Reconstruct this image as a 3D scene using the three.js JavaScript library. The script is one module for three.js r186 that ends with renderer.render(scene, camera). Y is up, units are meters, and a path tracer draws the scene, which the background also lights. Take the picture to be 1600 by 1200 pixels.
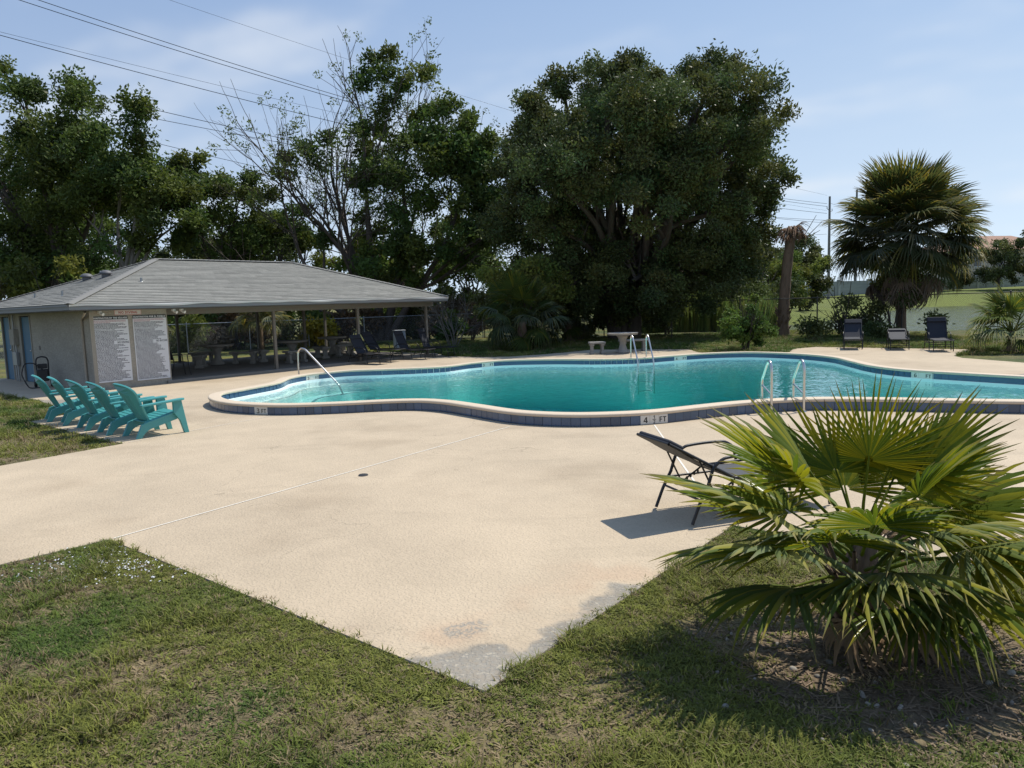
import * as THREE from 'three';
import { RoundedBoxGeometry } from 'three/addons/geometries/RoundedBoxGeometry.js';

// ------------------------------------------------------------ camera, sky, sun, exposure
const scene = new THREE.Scene();
const camera = new THREE.PerspectiveCamera(55.1, 4 / 3, 0.05, 2500);
camera.position.set(0, 2.0, 0);
camera.rotation.set(-Math.atan(0.11), 0, -0.032, 'YXZ');
const SUN = new THREE.Vector3(0.515, 1, -0.335).normalize();
const renderer = new THREE.WebGLRenderer({ antialias: true });
renderer.toneMapping = THREE.LinearToneMapping;
renderer.toneMappingExposure = 1.04;
renderer.shadowMap.enabled = true;
renderer.shadowMap.type = THREE.PCFSoftShadowMap;
const sun = new THREE.DirectionalLight(new THREE.Color().setRGB(1, 0.95, 0.86), 5);
sun.position.copy(SUN).multiplyScalar(120).add(new THREE.Vector3(0, 0, -25));
sun.target.position.set(0, 0, -25);
sun.castShadow = true;
sun.shadow.mapSize.set(4096, 4096);
Object.assign(sun.shadow.camera, { left: -60, right: 60, top: 60, bottom: -60, near: 1, far: 300 });
scene.add(sun, sun.target);

// ------------------------------------------------------------ noise and random numbers
function rng(seed) { let s = seed | 0; return () => { s = (s + 0x6d2b79f5) | 0; let t = Math.imul(s ^ (s >>> 15), 1 | s); t = (t + Math.imul(t ^ (t >>> 7), 61 | t)) ^ t; return ((t ^ (t >>> 14)) >>> 0) / 4294967296; }; }
const H = new Float32Array(65536); { const r = rng(11); for (let i = 0; i < 65536; i++) H[i] = r(); }
const hash = (x, y) => H[((x & 255) + ((y & 255) << 8)) & 65535];
function vnoise(x, y, wrap = 256) {
  const ix = Math.floor(x), iy = Math.floor(y), fx = x - ix, fy = y - iy, u = fx * fx * (3 - 2 * fx), v = fy * fy * (3 - 2 * fy);
  const w = (a) => ((a % wrap) + wrap) % wrap, x0 = w(ix), x1 = w(ix + 1), y0 = w(iy), y1 = w(iy + 1);
  const a = hash(x0, y0), b = hash(x1, y0), c = hash(x0, y1), d = hash(x1, y1);
  return a + (b - a) * u + (c - a) * v + (a - b - c + d) * u * v;
}
function fbm(x, y, oct = 4, wrap = 256) { let s = 0, a = 0.5, t = 0; for (let i = 0; i < oct; i++) { s += a * vnoise(x, y, wrap); t += a; x *= 2; y *= 2; wrap *= 2; a *= 0.5; } return s / t; }
function noise3(x, y, z) { return (vnoise(x + z * 0.71, y + 17.3) + vnoise(y + x * 0.37 + 5.1, z + 41.7) + vnoise(z + 3.3, x - y * 0.53 + 77.1)) / 3; }
const clamp = (x, a = 0, b = 1) => Math.min(b, Math.max(a, x));
const sstep = (a, b, x) => { const t = clamp((x - a) / (b - a)); return t * t * (3 - 2 * t); };
const lerp = (a, b, t) => a + (b - a) * t;
const mix3 = (a, b, t) => [lerp(a[0], b[0], t), lerp(a[1], b[1], t), lerp(a[2], b[2], t)];
const V = (x, y, z) => new THREE.Vector3(x, y, z);

// ------------------------------------------------------------ sky: pale blue haze with thin high cloud, brighter round the sun
{
  const W = 1024, Hh = 512, d = new Float32Array(W * Hh * 4);
  for (let j = 0; j < Hh; j++) {
    const el = ((j + 0.5) / Hh - 0.5) * Math.PI, sy = Math.sin(el);
    for (let i = 0; i < W; i++) {
      const az = ((i + 0.5) / W - 0.5) * 2 * Math.PI, x = Math.cos(az) * Math.cos(el), z = Math.sin(az) * Math.cos(el);
      const c = clamp(x * SUN.x + sy * SUN.y + z * SUN.z, -1, 1), y = Math.max(sy, 0);
      const t = Math.pow(1 - y, 2.5);
      let col = mix3([0.1, 0.22, 0.5], [0.7, 0.83, 0.96], t);
      const glow = 0.58 * Math.pow(clamp((c + 1) / 2), 4) + 0.9 * Math.pow(clamp(c), 24);
      col = [col[0] * (0.86 + glow) + glow * 0.1, col[1] * (0.88 + glow) + glow * 0.1, col[2] * (0.92 + glow * 0.8) + glow * 0.08];
      const k = 1 / (y + 0.12), u = x * k, v = z * k;
      let ci = fbm(u * 1.3 + v * 0.5 + 31, v * 2.6 - u * 0.9 + 12, 5) * 0.65 + fbm(u * 5 + 7, v * 9 - u * 3, 4) * 0.35;
      ci = sstep(0.4, 0.85, ci) * 0.55;
      col = mix3(col, [0.84, 0.88, 0.93], ci);
      if (sy < 0) col = [0.3, 0.32, 0.33];
      const o = (j * W + i) * 4; d[o] = col[0]; d[o + 1] = col[1]; d[o + 2] = col[2]; d[o + 3] = 1;
    }
  }
  const sky = new THREE.DataTexture(d, W, Hh, THREE.RGBAFormat, THREE.FloatType);
  sky.mapping = THREE.EquirectangularReflectionMapping; sky.magFilter = THREE.LinearFilter; sky.minFilter = THREE.LinearFilter; sky.needsUpdate = true;
  scene.background = sky; scene.environment = sky;
}

// ------------------------------------------------------------ textures and materials
function tex(w, h, f, srgb) {
  const d = new Uint8Array(w * h * 4);
  for (let j = 0; j < h; j++) for (let i = 0; i < w; i++) {
    const c = f(i / w, j / h), o = (j * w + i) * 4;
    for (let k = 0; k < 3; k++) { const v = clamp(c[k]); d[o + k] = 255 * (srgb ? (v <= 0.0031308 ? v * 12.92 : 1.055 * Math.pow(v, 1 / 2.4) - 0.055) : v); }
    d[o + 3] = 255;
  }
  const t = new THREE.DataTexture(d, w, h); t.wrapS = t.wrapT = THREE.RepeatWrapping; t.magFilter = THREE.LinearFilter; t.minFilter = THREE.LinearMipmapLinearFilter;
  t.generateMipmaps = true; if (srgb) t.colorSpace = THREE.SRGBColorSpace; t.needsUpdate = true; return t;
}
const rep = (t, m) => { t.repeat.set(1 / m, 1 / m); return t; };
const col = (c) => new THREE.Color().setRGB(c[0], c[1], c[2]);
function mat(c, rough = 0.8, extra = {}) { return new THREE.MeshPhysicalMaterial({ color: col(c), roughness: rough, side: THREE.DoubleSide, ...extra }); }

const deckR = rng(5), pits = Array.from({ length: 700 }, () => [deckR(), deckR(), 0.0004 + deckR() * 0.0009]);
// colour coat of the deck, 13 m a side: blotches, grain, hairline cracks, and the worn grey corner where the coat has gone
const deckMap = rep(tex(2048, 2048, (u, v) => {
  const X = (u > 0.6 ? u - 1 : u) * 13, Z = -v * 13, big = fbm(u * 6, v * 6, 4, 6), mid = fbm(u * 40 + 3, v * 40 + 9, 4, 40), fine = vnoise(u * 1024, v * 1024, 256) * 0.6 + vnoise(u * 512 + 9, v * 512, 256) * 0.4;
  let m = 0.93 + (big - 0.5) * 0.2 + (mid - 0.5) * 0.16 + (fine - 0.5) * 0.2;
  const dirt = sstep(0.5, 0.85, fbm(u * 12 + 50, v * 12 + 20, 6, 12)) * 0.14, streak = sstep(0.62, 0.8, fbm(u * 9 + 5, v * 46 + 2, 4, 9)) * 0.07;
  if (fine > 0.8) m *= 0.8;
  const cr = Math.abs(fbm(u * 5 + 70, v * 5 + 30, 6, 5) - 0.5), cr2 = Math.abs(fbm(u * 8 + 20, v * 8 + 90, 6, 8) - 0.47), where = fbm(u * 4 + 8, v * 4, 2, 4); if ((cr < 0.0011 && where > 0.5) || (cr2 < 0.0009 && where < 0.42)) m *= 0.78;
  let c = [0.485 * m * (1 - dirt - streak), 0.388 * m * (1 - dirt * 1.1 - streak), 0.268 * m * (1 - dirt * 1.2 - streak)];
  if (Math.abs(X) < 2.5 && Z > -6 && Z < -3) {
    const n = (fbm(u * 60, v * 60, 5, 60) - 0.5), edge = 0.783 * (X + 0.19) + 0.622 * (Z + 3.63), le = 0.63 * (X + 0.19) - 0.777 * (Z + 3.63), a = -Z - 3.63 - 0.5 + Math.max(0, -X - 0.2) * 0.25, band = -edge - 0.16 + 0.05 * Math.max(0, -Z - 4.4), d = Math.min(a, Math.max(band, -Z - 4.95)) + n * 0.42;
    const wear = sstep(0.06, -0.05, d) * (0.7 + 0.6 * (fine - 0.3)), spot = sstep(0.12, 0.06, Math.hypot((X + 0.34) * 0.8, Z + 4.38) + n * 0.25) * sstep(0.35, 0.6, fine);
    const rust = sstep(0.6, 0, Math.abs(d - 0.15)) * sstep(0.45, 0.7, fbm(u * 30 + 4, v * 30, 4, 30)) * 0.13;
    c = [c[0] * (1 - rust * 0.3), c[1] * (1 - rust * 0.8), c[2] * (1 - rust)];
    const g = 0.25 * (0.8 + 0.5 * (fine - 0.5) + 0.5 * (mid - 0.5)); c = mix3(c, fine > 0.76 ? [0.38, 0.33, 0.25] : [g, g * 0.93, g * 0.79], clamp(Math.max(wear, spot * 0.8)));
  }
  return c;
}, true), 13);
const deckBump = rep(tex(1024, 1024, (u, v) => { const a = fbm(u * 90, v * 90, 3, 90), b = sstep(0.45, 0.6, vnoise(u * 150, v * 150, 150)); const h = a * 0.5 + b * 0.5; return [h, h, h]; }), 1.9);
const M = {};
M.deck = mat([1, 1, 1], 0.85, { map: deckMap, bumpMap: deckBump, bumpScale: 0.004 });
const concMap = tex(512, 512, (u, v) => { const m = 0.8 + 0.35 * (fbm(u * 8, v * 8, 5, 8) - 0.5) + 0.25 * (vnoise(u * 230, v * 230, 230) - 0.5); return [m, m, m]; }, true);
M.concrete = mat([0.35, 0.33, 0.29], 0.9, { map: concMap });
M.slab = mat([0.3, 0.27, 0.23], 0.85, { map: rep(concMap.clone(), 3) });
M.coping = mat([0.56, 0.46, 0.34], 0.8, { bumpMap: deckBump, bumpScale: 0.002 });
M.rim = mat([0.52, 0.45, 0.35], 0.9, { map: rep(concMap.clone(), 0.8) });
M.caulk = mat([0.68, 0.63, 0.54], 0.8);
const tileVar = [0.8, 0.9, 1, 1.12, 1.25].map((k) => mat([0.036 * k, 0.075 * k, 0.14 * k], 0.25, { clearcoat: 0.4, clearcoatRoughness: 0.15 }));
M.tile = tileVar[2];
M.grout = mat([0.2, 0.23, 0.26], 0.9);
M.plaster = mat([0.74, 0.82, 0.8], 0.8);
M.whitePlaster = mat([0.72, 0.77, 0.78], 0.7);
M.steel = mat([0.62, 0.6, 0.57], 0.28, { metalness: 1 });
M.galv = mat([0.32, 0.33, 0.33], 0.5, { metalness: 0.8 });
M.fence = mat([0.075, 0.07, 0.06], 0.6, { metalness: 0.4 });
M.black = mat([0.012, 0.012, 0.014], 0.45);
M.sling = mat([0.02, 0.022, 0.03], 0.75);
M.slingGrey = mat([0.05, 0.052, 0.056], 0.7);
M.teal = mat([0.06, 0.28, 0.275], 0.45);
M.wall = mat([0.4, 0.365, 0.3], 0.9, { map: rep(concMap.clone(), 2.4) });
M.post = mat([0.16, 0.145, 0.12], 0.8);
M.fascia = mat([0.2, 0.2, 0.2], 0.6);
M.flash = mat([0.62, 0.6, 0.58], 0.4);
M.blueDoor = mat([0.04, 0.13, 0.21], 0.55);
M.white = mat([0.75, 0.75, 0.74], 0.5);
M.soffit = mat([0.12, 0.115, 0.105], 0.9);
const shingleMap = rep(tex(1024, 1024, (u, v) => {
  const row = Math.floor(v * 32), off = hash(row, 7) * 3, tab = Math.floor((u + off) * 18), t = hash(tab % 18 + 40, row) * 0.22 + 0.89;
  const st = fbm(u * 10, v * 26, 4, 10), f = vnoise(u * 330, v * 330, 256);
  const m = t * (0.83 + 0.18 * st) * (0.82 + 0.36 * f); return [0.235 * m, 0.23 * m, 0.205 * m];
}, true), 4.5);
M.shingle = mat([1, 1, 1], 0.95, { map: shingleMap });
const barkMap = tex(256, 512, (u, v) => { const a = fbm(u * 22, v * 7, 4, 22), m = 0.45 + 1.1 * a; return [m, m, m]; }, true);
const barkBump = tex(256, 512, (u, v) => { const a = fbm(u * 22, v * 7, 4, 22); return [a, a, a]; });
M.bark = mat([0.1, 0.08, 0.062], 0.95, { map: barkMap, bumpMap: barkBump, bumpScale: 0.03 });
M.barkPale = mat([0.24, 0.215, 0.18], 0.95, { map: barkMap, bumpMap: barkBump, bumpScale: 0.02 });
M.palmBark = mat([0.2, 0.135, 0.088], 0.95, { map: barkMap, bumpMap: barkBump, bumpScale: 0.03 });
const leaf = (c, tr = 0.32, extra = {}) => mat(c, 0.92, { transmission: tr, thickness: 0, specularIntensity: 0.35, ...extra });
M.leafOak = leaf([0.088, 0.115, 0.036], 0.34, { clearcoat: 0.25, clearcoatRoughness: 0.3 });
M.leafMid = leaf([0.09, 0.135, 0.028], 0.38, { clearcoat: 0.14, clearcoatRoughness: 0.35 });
M.leafPale = leaf([0.15, 0.19, 0.04], 0.42);
M.leafYellow = leaf([0.3, 0.25, 0.03], 0.4);
M.leafDry = leaf([0.16, 0.11, 0.065], 0.2);
M.leafBush = leaf([0.08, 0.135, 0.03], 0.35, { clearcoat: 0.2, clearcoatRoughness: 0.3 });
const frondMat = (c, extra) => mat(c, 0.9, { vertexColors: true, transmission: 0.55, thickness: 0, specularIntensity: 0.15, clearcoat: 0.12, clearcoatRoughness: 0.13, ...extra });
M.frondNear = frondMat([1, 1, 1]);
M.frondFar = frondMat([1, 1, 1], { clearcoat: 0.06, clearcoatRoughness: 0.25 });
M.frondDead = mat([1, 1, 1], 0.95, { vertexColors: true });
M.blade = leaf([1, 1, 1], 0.35);

// ------------------------------------------------------------ geometry helpers
class GB {
  constructor() { this.p = []; this.n = []; this.u = []; this.c = []; this.i = []; this.colored = false; }
  add(g, m) {
    if (m) g.applyMatrix4(m);
    const o = this.p.length / 3, P = g.attributes.position.array, N = g.attributes.normal.array, U = g.attributes.uv ? g.attributes.uv.array : null, n = P.length / 3;
    for (let k = 0; k < P.length; k++) { this.p.push(P[k]); this.n.push(N[k]); }
    for (let k = 0; k < n; k++) { this.u.push(U ? U[2 * k] : 0, U ? U[2 * k + 1] : 0); }
    if (g.index) for (const a of g.index.array) this.i.push(a + o); else for (let k = 0; k < n; k++) this.i.push(k + o);
    return this;
  }
  box(cx, cy, cz, sx, sy, sz, ry = 0, rx = 0, rz = 0, round = 0) {
    const g = round ? new RoundedBoxGeometry(sx, sy, sz, 2, Math.min(round, sx / 2.01, sy / 2.01, sz / 2.01)) : new THREE.BoxGeometry(sx, sy, sz);
    return this.add(g, new THREE.Matrix4().compose(V(cx, cy, cz), new THREE.Quaternion().setFromEuler(new THREE.Euler(rx, ry, rz, 'YXZ')), V(1, 1, 1)));
  }
  rod(a, b, r0, r1 = r0, n = 8, open = false) {
    const d = b.clone().sub(a), L = d.length(), g = new THREE.CylinderGeometry(r1, r0, L, n, 1, open);
    return this.add(g, new THREE.Matrix4().compose(a.clone().add(b).multiplyScalar(0.5), new THREE.Quaternion().setFromUnitVectors(V(0, 1, 0), d.normalize()), V(1, 1, 1)));
  }
  tube(pts, r, n = 8, seg) { return this.add(new THREE.TubeGeometry(new THREE.CatmullRomCurve3(pts, false, 'catmullrom', 0.3), seg || pts.length * 4, r, n, false)); }
  limb(pts, radii, n = 7) { // tapered, bending
    const o = this.p.length / 3, m = pts.length; let side = V(1, 0, 0), len = 0;
    for (let k = 0; k < m; k++) {
      const t = pts[Math.min(k + 1, m - 1)].clone().sub(pts[Math.max(k - 1, 0)]).normalize();
      side.addScaledVector(t, -side.dot(t)); if (side.lengthSq() < 1e-4) side.set(0, 0, 1).addScaledVector(t, -t.z); side.normalize();
      const b = t.clone().cross(side); if (k) len += pts[k].distanceTo(pts[k - 1]);
      for (let a = 0; a <= n; a++) {
        const q = a / n * 2 * Math.PI, d = side.clone().multiplyScalar(Math.cos(q)).addScaledVector(b, Math.sin(q)), P = pts[k].clone().addScaledVector(d, radii[k]);
        this.p.push(P.x, P.y, P.z); this.n.push(d.x, d.y, d.z); this.u.push(a / n, len * 0.5);
        if (k && a) { const x = o + k * (n + 1) + a; this.i.push(x - n - 2, x - n - 1, x - 1, x - 1, x - n - 1, x); }
      }
    }
    return this;
  }
  quad(a, b, c, d, uv) {
    const o = this.p.length / 3, n = b.clone().sub(a).cross(d.clone().sub(a)).normalize();
    for (const q of [a, b, c, d]) { this.p.push(q.x, q.y, q.z); this.n.push(n.x, n.y, n.z); }
    this.u.push(...(uv || [0, 0, 1, 0, 1, 1, 0, 1])); this.i.push(o, o + 1, o + 2, o, o + 2, o + 3); return this;
  }
  geo() {
    const g = new THREE.BufferGeometry();
    g.setAttribute('position', new THREE.Float32BufferAttribute(this.p, 3)); g.setAttribute('normal', new THREE.Float32BufferAttribute(this.n, 3)); g.setAttribute('uv', new THREE.Float32BufferAttribute(this.u, 2));
    if (this.colored) g.setAttribute('color', new THREE.Float32BufferAttribute(this.c, 3));
    g.setIndex(this.i); return g;
  }
}
const taken = new Map();
function numbered(name) { const n = taken.get(name) || 0; taken.set(name, n + 1); return n ? `${name}_${String(n).padStart(3, '0')}` : name; }
function mesh(name, g, m, parent) {
  const o = new THREE.Mesh(g.geo ? g.geo() : g, m); o.name = parent ? name : numbered(name); o.castShadow = o.receiveShadow = true; (parent || scene).add(o); return o;
}
function tag(o, label, category, group) { Object.assign(o.userData, { label, category }); if (group) o.userData.group = group; return o; }
function kind(o, k, label, category) { o.userData.kind = k; if (label) o.userData.label = label; if (category) o.userData.category = category; return o; }
function thing(name, label, category, [x, y, z] = [0, 0, 0], turn = 0, group) {
  const o = new THREE.Group(); o.name = numbered(name); o.position.set(x, y, z); o.rotation.y = turn; scene.add(o); return tag(o, label, category, group);
}
function copy(src, label, [x, y, z], turn) {
  const o = src.clone(); o.name = numbered(src.name.replace(/_\d{3}$/, '')); o.userData = { ...src.userData, label }; o.position.set(x, y, z); o.rotation.set(0, turn, 0); scene.add(o); return o;
}
function instanced(name, g, m, mats, cols, parent) {
  const o = new THREE.InstancedMesh(g, m, mats.length); mats.forEach((k, i) => { o.setMatrixAt(i, k); if (cols) o.setColorAt(i, cols[i]); });
  o.name = parent ? name : numbered(name); o.castShadow = o.receiveShadow = true; o.userData.kind = 'stuff'; (parent || scene).add(o); return o;
}
const inside = (poly, x, z) => { let c = false; for (let i = 0, j = poly.length - 1; i < poly.length; j = i++) { const [xi, zi] = poly[i], [xj, zj] = poly[j]; if (zi > z !== zj > z && x < ((xj - xi) * (z - zi)) / (zj - zi) + xi) c = !c; } return c; };
const segD = (x, z, [ax, az], [bx, bz]) => { const dx = bx - ax, dz = bz - az, t = clamp(((x - ax) * dx + (z - az) * dz) / (dx * dx + dz * dz)); return Math.hypot(x - ax - t * dx, z - az - t * dz); };
const edgeD = (poly, x, z) => { let m = 1e9; for (let i = 0, j = poly.length - 1; i < poly.length; j = i++) m = Math.min(m, segD(x, z, poly[j], poly[i])); return m; };
const flat = (poly, y, holes = []) => { // a level sheet, uv in metres
  const s = new THREE.Shape(poly.map(([x, z]) => new THREE.Vector2(x, -z))); holes.forEach((h) => s.holes.push(new THREE.Path(h.map(([x, z]) => new THREE.Vector2(x, -z)))));
  const g = new THREE.ShapeGeometry(s); g.rotateX(-Math.PI / 2); g.translate(0, y, 0); return g;
};
const skirt = (poly, y0, y1) => { const b = new GB(); poly.forEach(([x, z], i) => { const [X, Z] = poly[(i + 1) % poly.length], L = Math.hypot(X - x, Z - z); b.quad(V(x, y0, z), V(X, y0, Z), V(X, y1, Z), V(x, y1, z), [0, y0, L, y0, L, y1, 0, y1]); }); return b; };

// ------------------------------------------------------------ outlines on the ground (x, z in metres)
const poolCtl = [[-6.72, -16.4], [-6.35, -15.4], [-5.65, -14.6], [-4.86, -14.15], [-4.24, -13.98], [-3.33, -13.99], [-2.43, -14.1], [-1.81, -14.05], [-1.32, -13.72], [-0.83, -13.14], [-0.02, -12.15], [0.5, -11.8], [1, -11.62], [1.51, -11.57], [2.02, -11.6], [2.45, -11.71], [3.04, -11.98], [3.81, -12.31], [4.58, -12.5], [5.28, -12.51], [6.16, -12.25], [7.06, -11.9], [7.96, -11.55], [9.3, -11.2], [10.6, -11.4], [11.4, -12.3], [11.3, -13.6],
  [10.52, -14.85], [9.87, -15.8], [9.22, -16.85], [9.03, -17.9], [9.15, -19.2], [9.3, -20.8], [8.9, -22.3], [7.7, -23.7], [6.3, -23.8], [5, -23.3], [3.8, -22.75], [2.75, -22.85], [1.3, -23.45], [-0.35, -23.6], [-1.4, -22.85], [-2.1, -21.95], [-2.85, -21.72], [-3.7, -21.66], [-4.85, -21.6], [-5.6, -21], [-5.98, -20.5], [-6.18, -19.7], [-6.12, -18.5], [-6.48, -17.3]];
const poolLine = new THREE.CatmullRomCurve3(poolCtl.map(([x, z]) => V(x, 0, z)), true, 'centripetal');
const NP = 400, poolPts = poolLine.getSpacedPoints(NP).slice(0, NP), poolLen = poolLine.getLength();
const poolN = poolPts.map((p, i) => { const t = poolPts[(i + 3) % NP].clone().sub(poolPts[(i + NP - 3) % NP]).normalize(); return V(t.z, 0, -t.x); }); // inward
{ const c = V(1, 0, -17); let s = 0; poolPts.forEach((p, i) => (s += c.clone().sub(p).dot(poolN[i]))); if (s < 0) poolN.forEach((n) => n.negate()); }
const ring = (d) => poolPts.map((p, i) => [p.x + poolN[i].x * d, p.z + poolN[i].z * d]);
const deckPoly = [[-0.19, -3.63], [-3.67, -6.45], [-4.25, -5.86], [-9.5, -0.4], [-12, -3], [-7.07, -9.95], [-6.13, -11.42], [-9.44, -14.21], [-9.22, -15.25], [-11.66, -17.99], [-13.77, -19.69], [-18.5, -23.6], [-17, -25.4], [-13, -22], [-10.5, -21.5], [-2.9, -30.4], [-2.6, -29.1], [-1.3, -27.91], [0.03, -27.65], [1.28, -28.3], [2.05, -28.85], [3.35, -30.1], [6.89, -28.5], [6.85, -26.6], [7.6, -24.75], [8.7, -24.5], [9.7, -25.6], [10.38, -26.97], [11.45, -27.58], [15.16, -24.16], [13.29, -22.03], [13.1, -21.3], [13.6, -19.2], [22, -14], [22, -7], [9, 0.5], [7.6, -1.9], [1.9, -6.28]];
const pondPoly = [[15, -46], [16.5, -42.5], [19, -39.6], [22, -37.6], [27, -36.3], [38, -36], [95, -50], [100, -96], [63, -101], [56, -102], [45, -88], [31, -66], [25, -61], [19, -55], [15.5, -50]];
const leftLawn = [[-12, -3], [-7.07, -9.95], [-6.13, -11.42], [-9.44, -14.21], [-9.22, -15.25], [-11.66, -17.99], [-13.77, -19.69], [-18.5, -23.6], [-30, -23], [-30, -3]];

// ------------------------------------------------------------ ground
const groundY = (x, z) => {
  const far = sstep(-95, -125, z) * 1.6 + sstep(-50, -300, z) * 2;
  const dp = edgeD(pondPoly, x, z) * (inside(pondPoly, x, z) ? 1 : -1);
  const mound = 0.9 * Math.exp(-((x - 20.5) ** 2 / 26 + (z + 63) ** 2 / 40));
  return -0.014 + far + mound - 1.1 * sstep(-2.2, 2.5, dp) + (z < -32 ? (fbm(x * 0.3, z * 0.3, 3) - 0.5) * 0.22 * sstep(-32, -38, z) : 0);
};
const bedAt = (x, z) => { const d = Math.hypot((x - 2.15) / 1.25, (z + 3.75) / 0.95) + (fbm(x * 2.3 + 9, z * 2.3, 4) - 0.5) * 0.9; return 1 - sstep(0.75, 1.05, d); };
const patch = (x, z) => { // how bare, how yellow the turf is
  const near = 1 - sstep(8, 20, Math.hypot(x, z)), bare = sstep(0.47, 0.64, fbm(x * 0.9 + 40, z * 0.9 + 3, 5)) * (0.28 + 0.42 * near) + sstep(0.6, 0.8, fbm(x * 3 + 5, z * 3 + 8, 3)) * 0.3;
  return [clamp(Math.max(bare, bedAt(x, z) * 1.1)), sstep(0.35, 0.65, fbm(x * 0.7 + 90, z * 0.7 + 61, 4))];
};
{
  const axis = (lo, a, b, hi, fine, n) => { const r = []; for (let k = n; k > 0; k--) r.push(a - (a - lo) * Math.pow(k / n, 2.6)); for (let x = a; x < b; x += fine) r.push(x); for (let k = 0; k <= n; k++) r.push(b + (hi - b) * Math.pow(k / n, 2.6)); return r; };
  const xs = axis(-420, -26, 34, 420, 0.33, 34), zs = axis(-760, -62, 3, 40, 0.33, 40), g = new GB(); g.colored = true;
  const idx = [];
  for (const z of zs) for (const x of xs) {
    const y = groundY(x, z), [bare, yel] = patch(x, z), f = 0.85 + 0.3 * hash(Math.round(x * 37), Math.round(z * 53));
    let c = mix3([0.07, 0.1, 0.02], [0.16, 0.155, 0.03], yel); c = mix3(c, [0.16, 0.118, 0.076], bare);
    if (z < -45 && x > 10) c = mix3(c, [0.15, 0.19, 0.03], 0.8);
    g.p.push(x, y, z); g.n.push(0, 1, 0); g.u.push(x, z); g.c.push(c[0] * f, c[1] * f, c[2] * f);
    idx.push(inside(deckPoly, x, z) && edgeD(deckPoly, x, z) > 0.1);
  }
  const w = xs.length;
  for (let j = 1; j < zs.length; j++) for (let i = 1; i < w; i++) { const a = (j - 1) * w + i - 1, b = a + 1, c = a + w, d = c + 1; if (idx[a] && idx[b] && idx[c] && idx[d]) continue; g.i.push(a, c, b, b, c, d); }
  const gg = g.geo(); gg.computeVertexNormals();
  const gm = rep(tex(1024, 1024, (u, v) => { const m = 0.62 + 0.9 * (fbm(u * 28, v * 28, 5, 28) - 0.3) + 0.35 * (vnoise(u * 256, v * 256, 256) - 0.5); const r = vnoise(u * 90 + 3, v * 90, 90); return [m * (0.95 + 0.15 * r), m, m * (0.9 + 0.1 * r)]; }, true), 2.3);
  const gb = rep(tex(512, 512, (u, v) => { const m = fbm(u * 40, v * 40, 4, 40); return [m, m, m]; }), 1.1);
  kind(mesh('ground', gg, mat([1, 1, 1], 1, { vertexColors: true, map: gm, bumpMap: gb, bumpScale: 0.03 })), 'structure');
}
// pond
{
  const wave = rep(tex(512, 512, (u, v) => { const h = fbm(u * 9, v * 26, 4, 9) * 0.6 + vnoise(u * 40, v * 90, 40) * 0.4; return [h, h, h]; }), 9);
  const big = pondPoly.map(([x, z]) => [x + (x < 40 ? -1.6 : 3) * (z > -60 ? 1 : 0.6), z + (z > -45 ? 1.2 : -1.5)]);
  kind(mesh('pond_water', flat(big, -0.36), mat([0.03, 0.035, 0.025], 0.06, { bumpMap: wave, bumpScale: 0.09, ior: 1.33 })), 'structure');
}
// deck
{
  const d = mesh('pool_deck', flat(deckPoly, 0, [ring(0.05)]), M.deck); kind(d, 'structure');
  mesh('deck_edge', skirt(deckPoly, -0.16, -0.0005), M.rim, d);
  const R = rng(77);
  const strip = (name, a, b, w, m, y = 0.004) => { const dx = b[0] - a[0], dz = b[1] - a[1], L = Math.hypot(dx, dz), nx = -dz / L * w / 2, nz = dx / L * w / 2; const pts = [], n = Math.ceil(L / 0.25); for (let k = 0; k <= n; k++) { const j = (R() - 0.5) * w * 0.5; pts.push([a[0] + dx * k / n + nx + nx * j * 8, a[1] + dz * k / n + nz]); } for (let k = n; k >= 0; k--) { const j = (R() - 0.5) * w * 0.5; pts.push([a[0] + dx * k / n - nx, a[1] + dz * k / n - nz - nz * j * 8]); } mesh(name, flat(pts, y), m, d); };
  strip('joint_strip', [-3.64, -6.47], [-0.06, -11.83], 0.02, M.caulk);
  strip('joint_strip', [-6.1, -11.5], [-4.62, -13.9], 0.016, M.caulk);
  strip('joint_strip', [2.24, -11.55], [1.92, -7.4], 0.022, M.caulk);
  const dr = thing('floor_drain', 'small round grey drain cover set in the beige deck', 'drain', [-1.82, 0, -8.67]);
  mesh('cover', new GB().add(new THREE.CylinderGeometry(0.055, 0.06, 0.012, 20), new THREE.Matrix4().makeTranslation(0, 0.007, 0)), mat([0.09, 0.085, 0.08], 0.5, { metalness: 0.5 }), dr);
  const slots = new GB(); for (let k = -2; k <= 2; k++) slots.box(k * 0.018, 0.0145, 0, 0.006, 0.003, 0.07 - Math.abs(k) * 0.012); mesh('slot', slots, M.black, dr);
}

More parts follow.
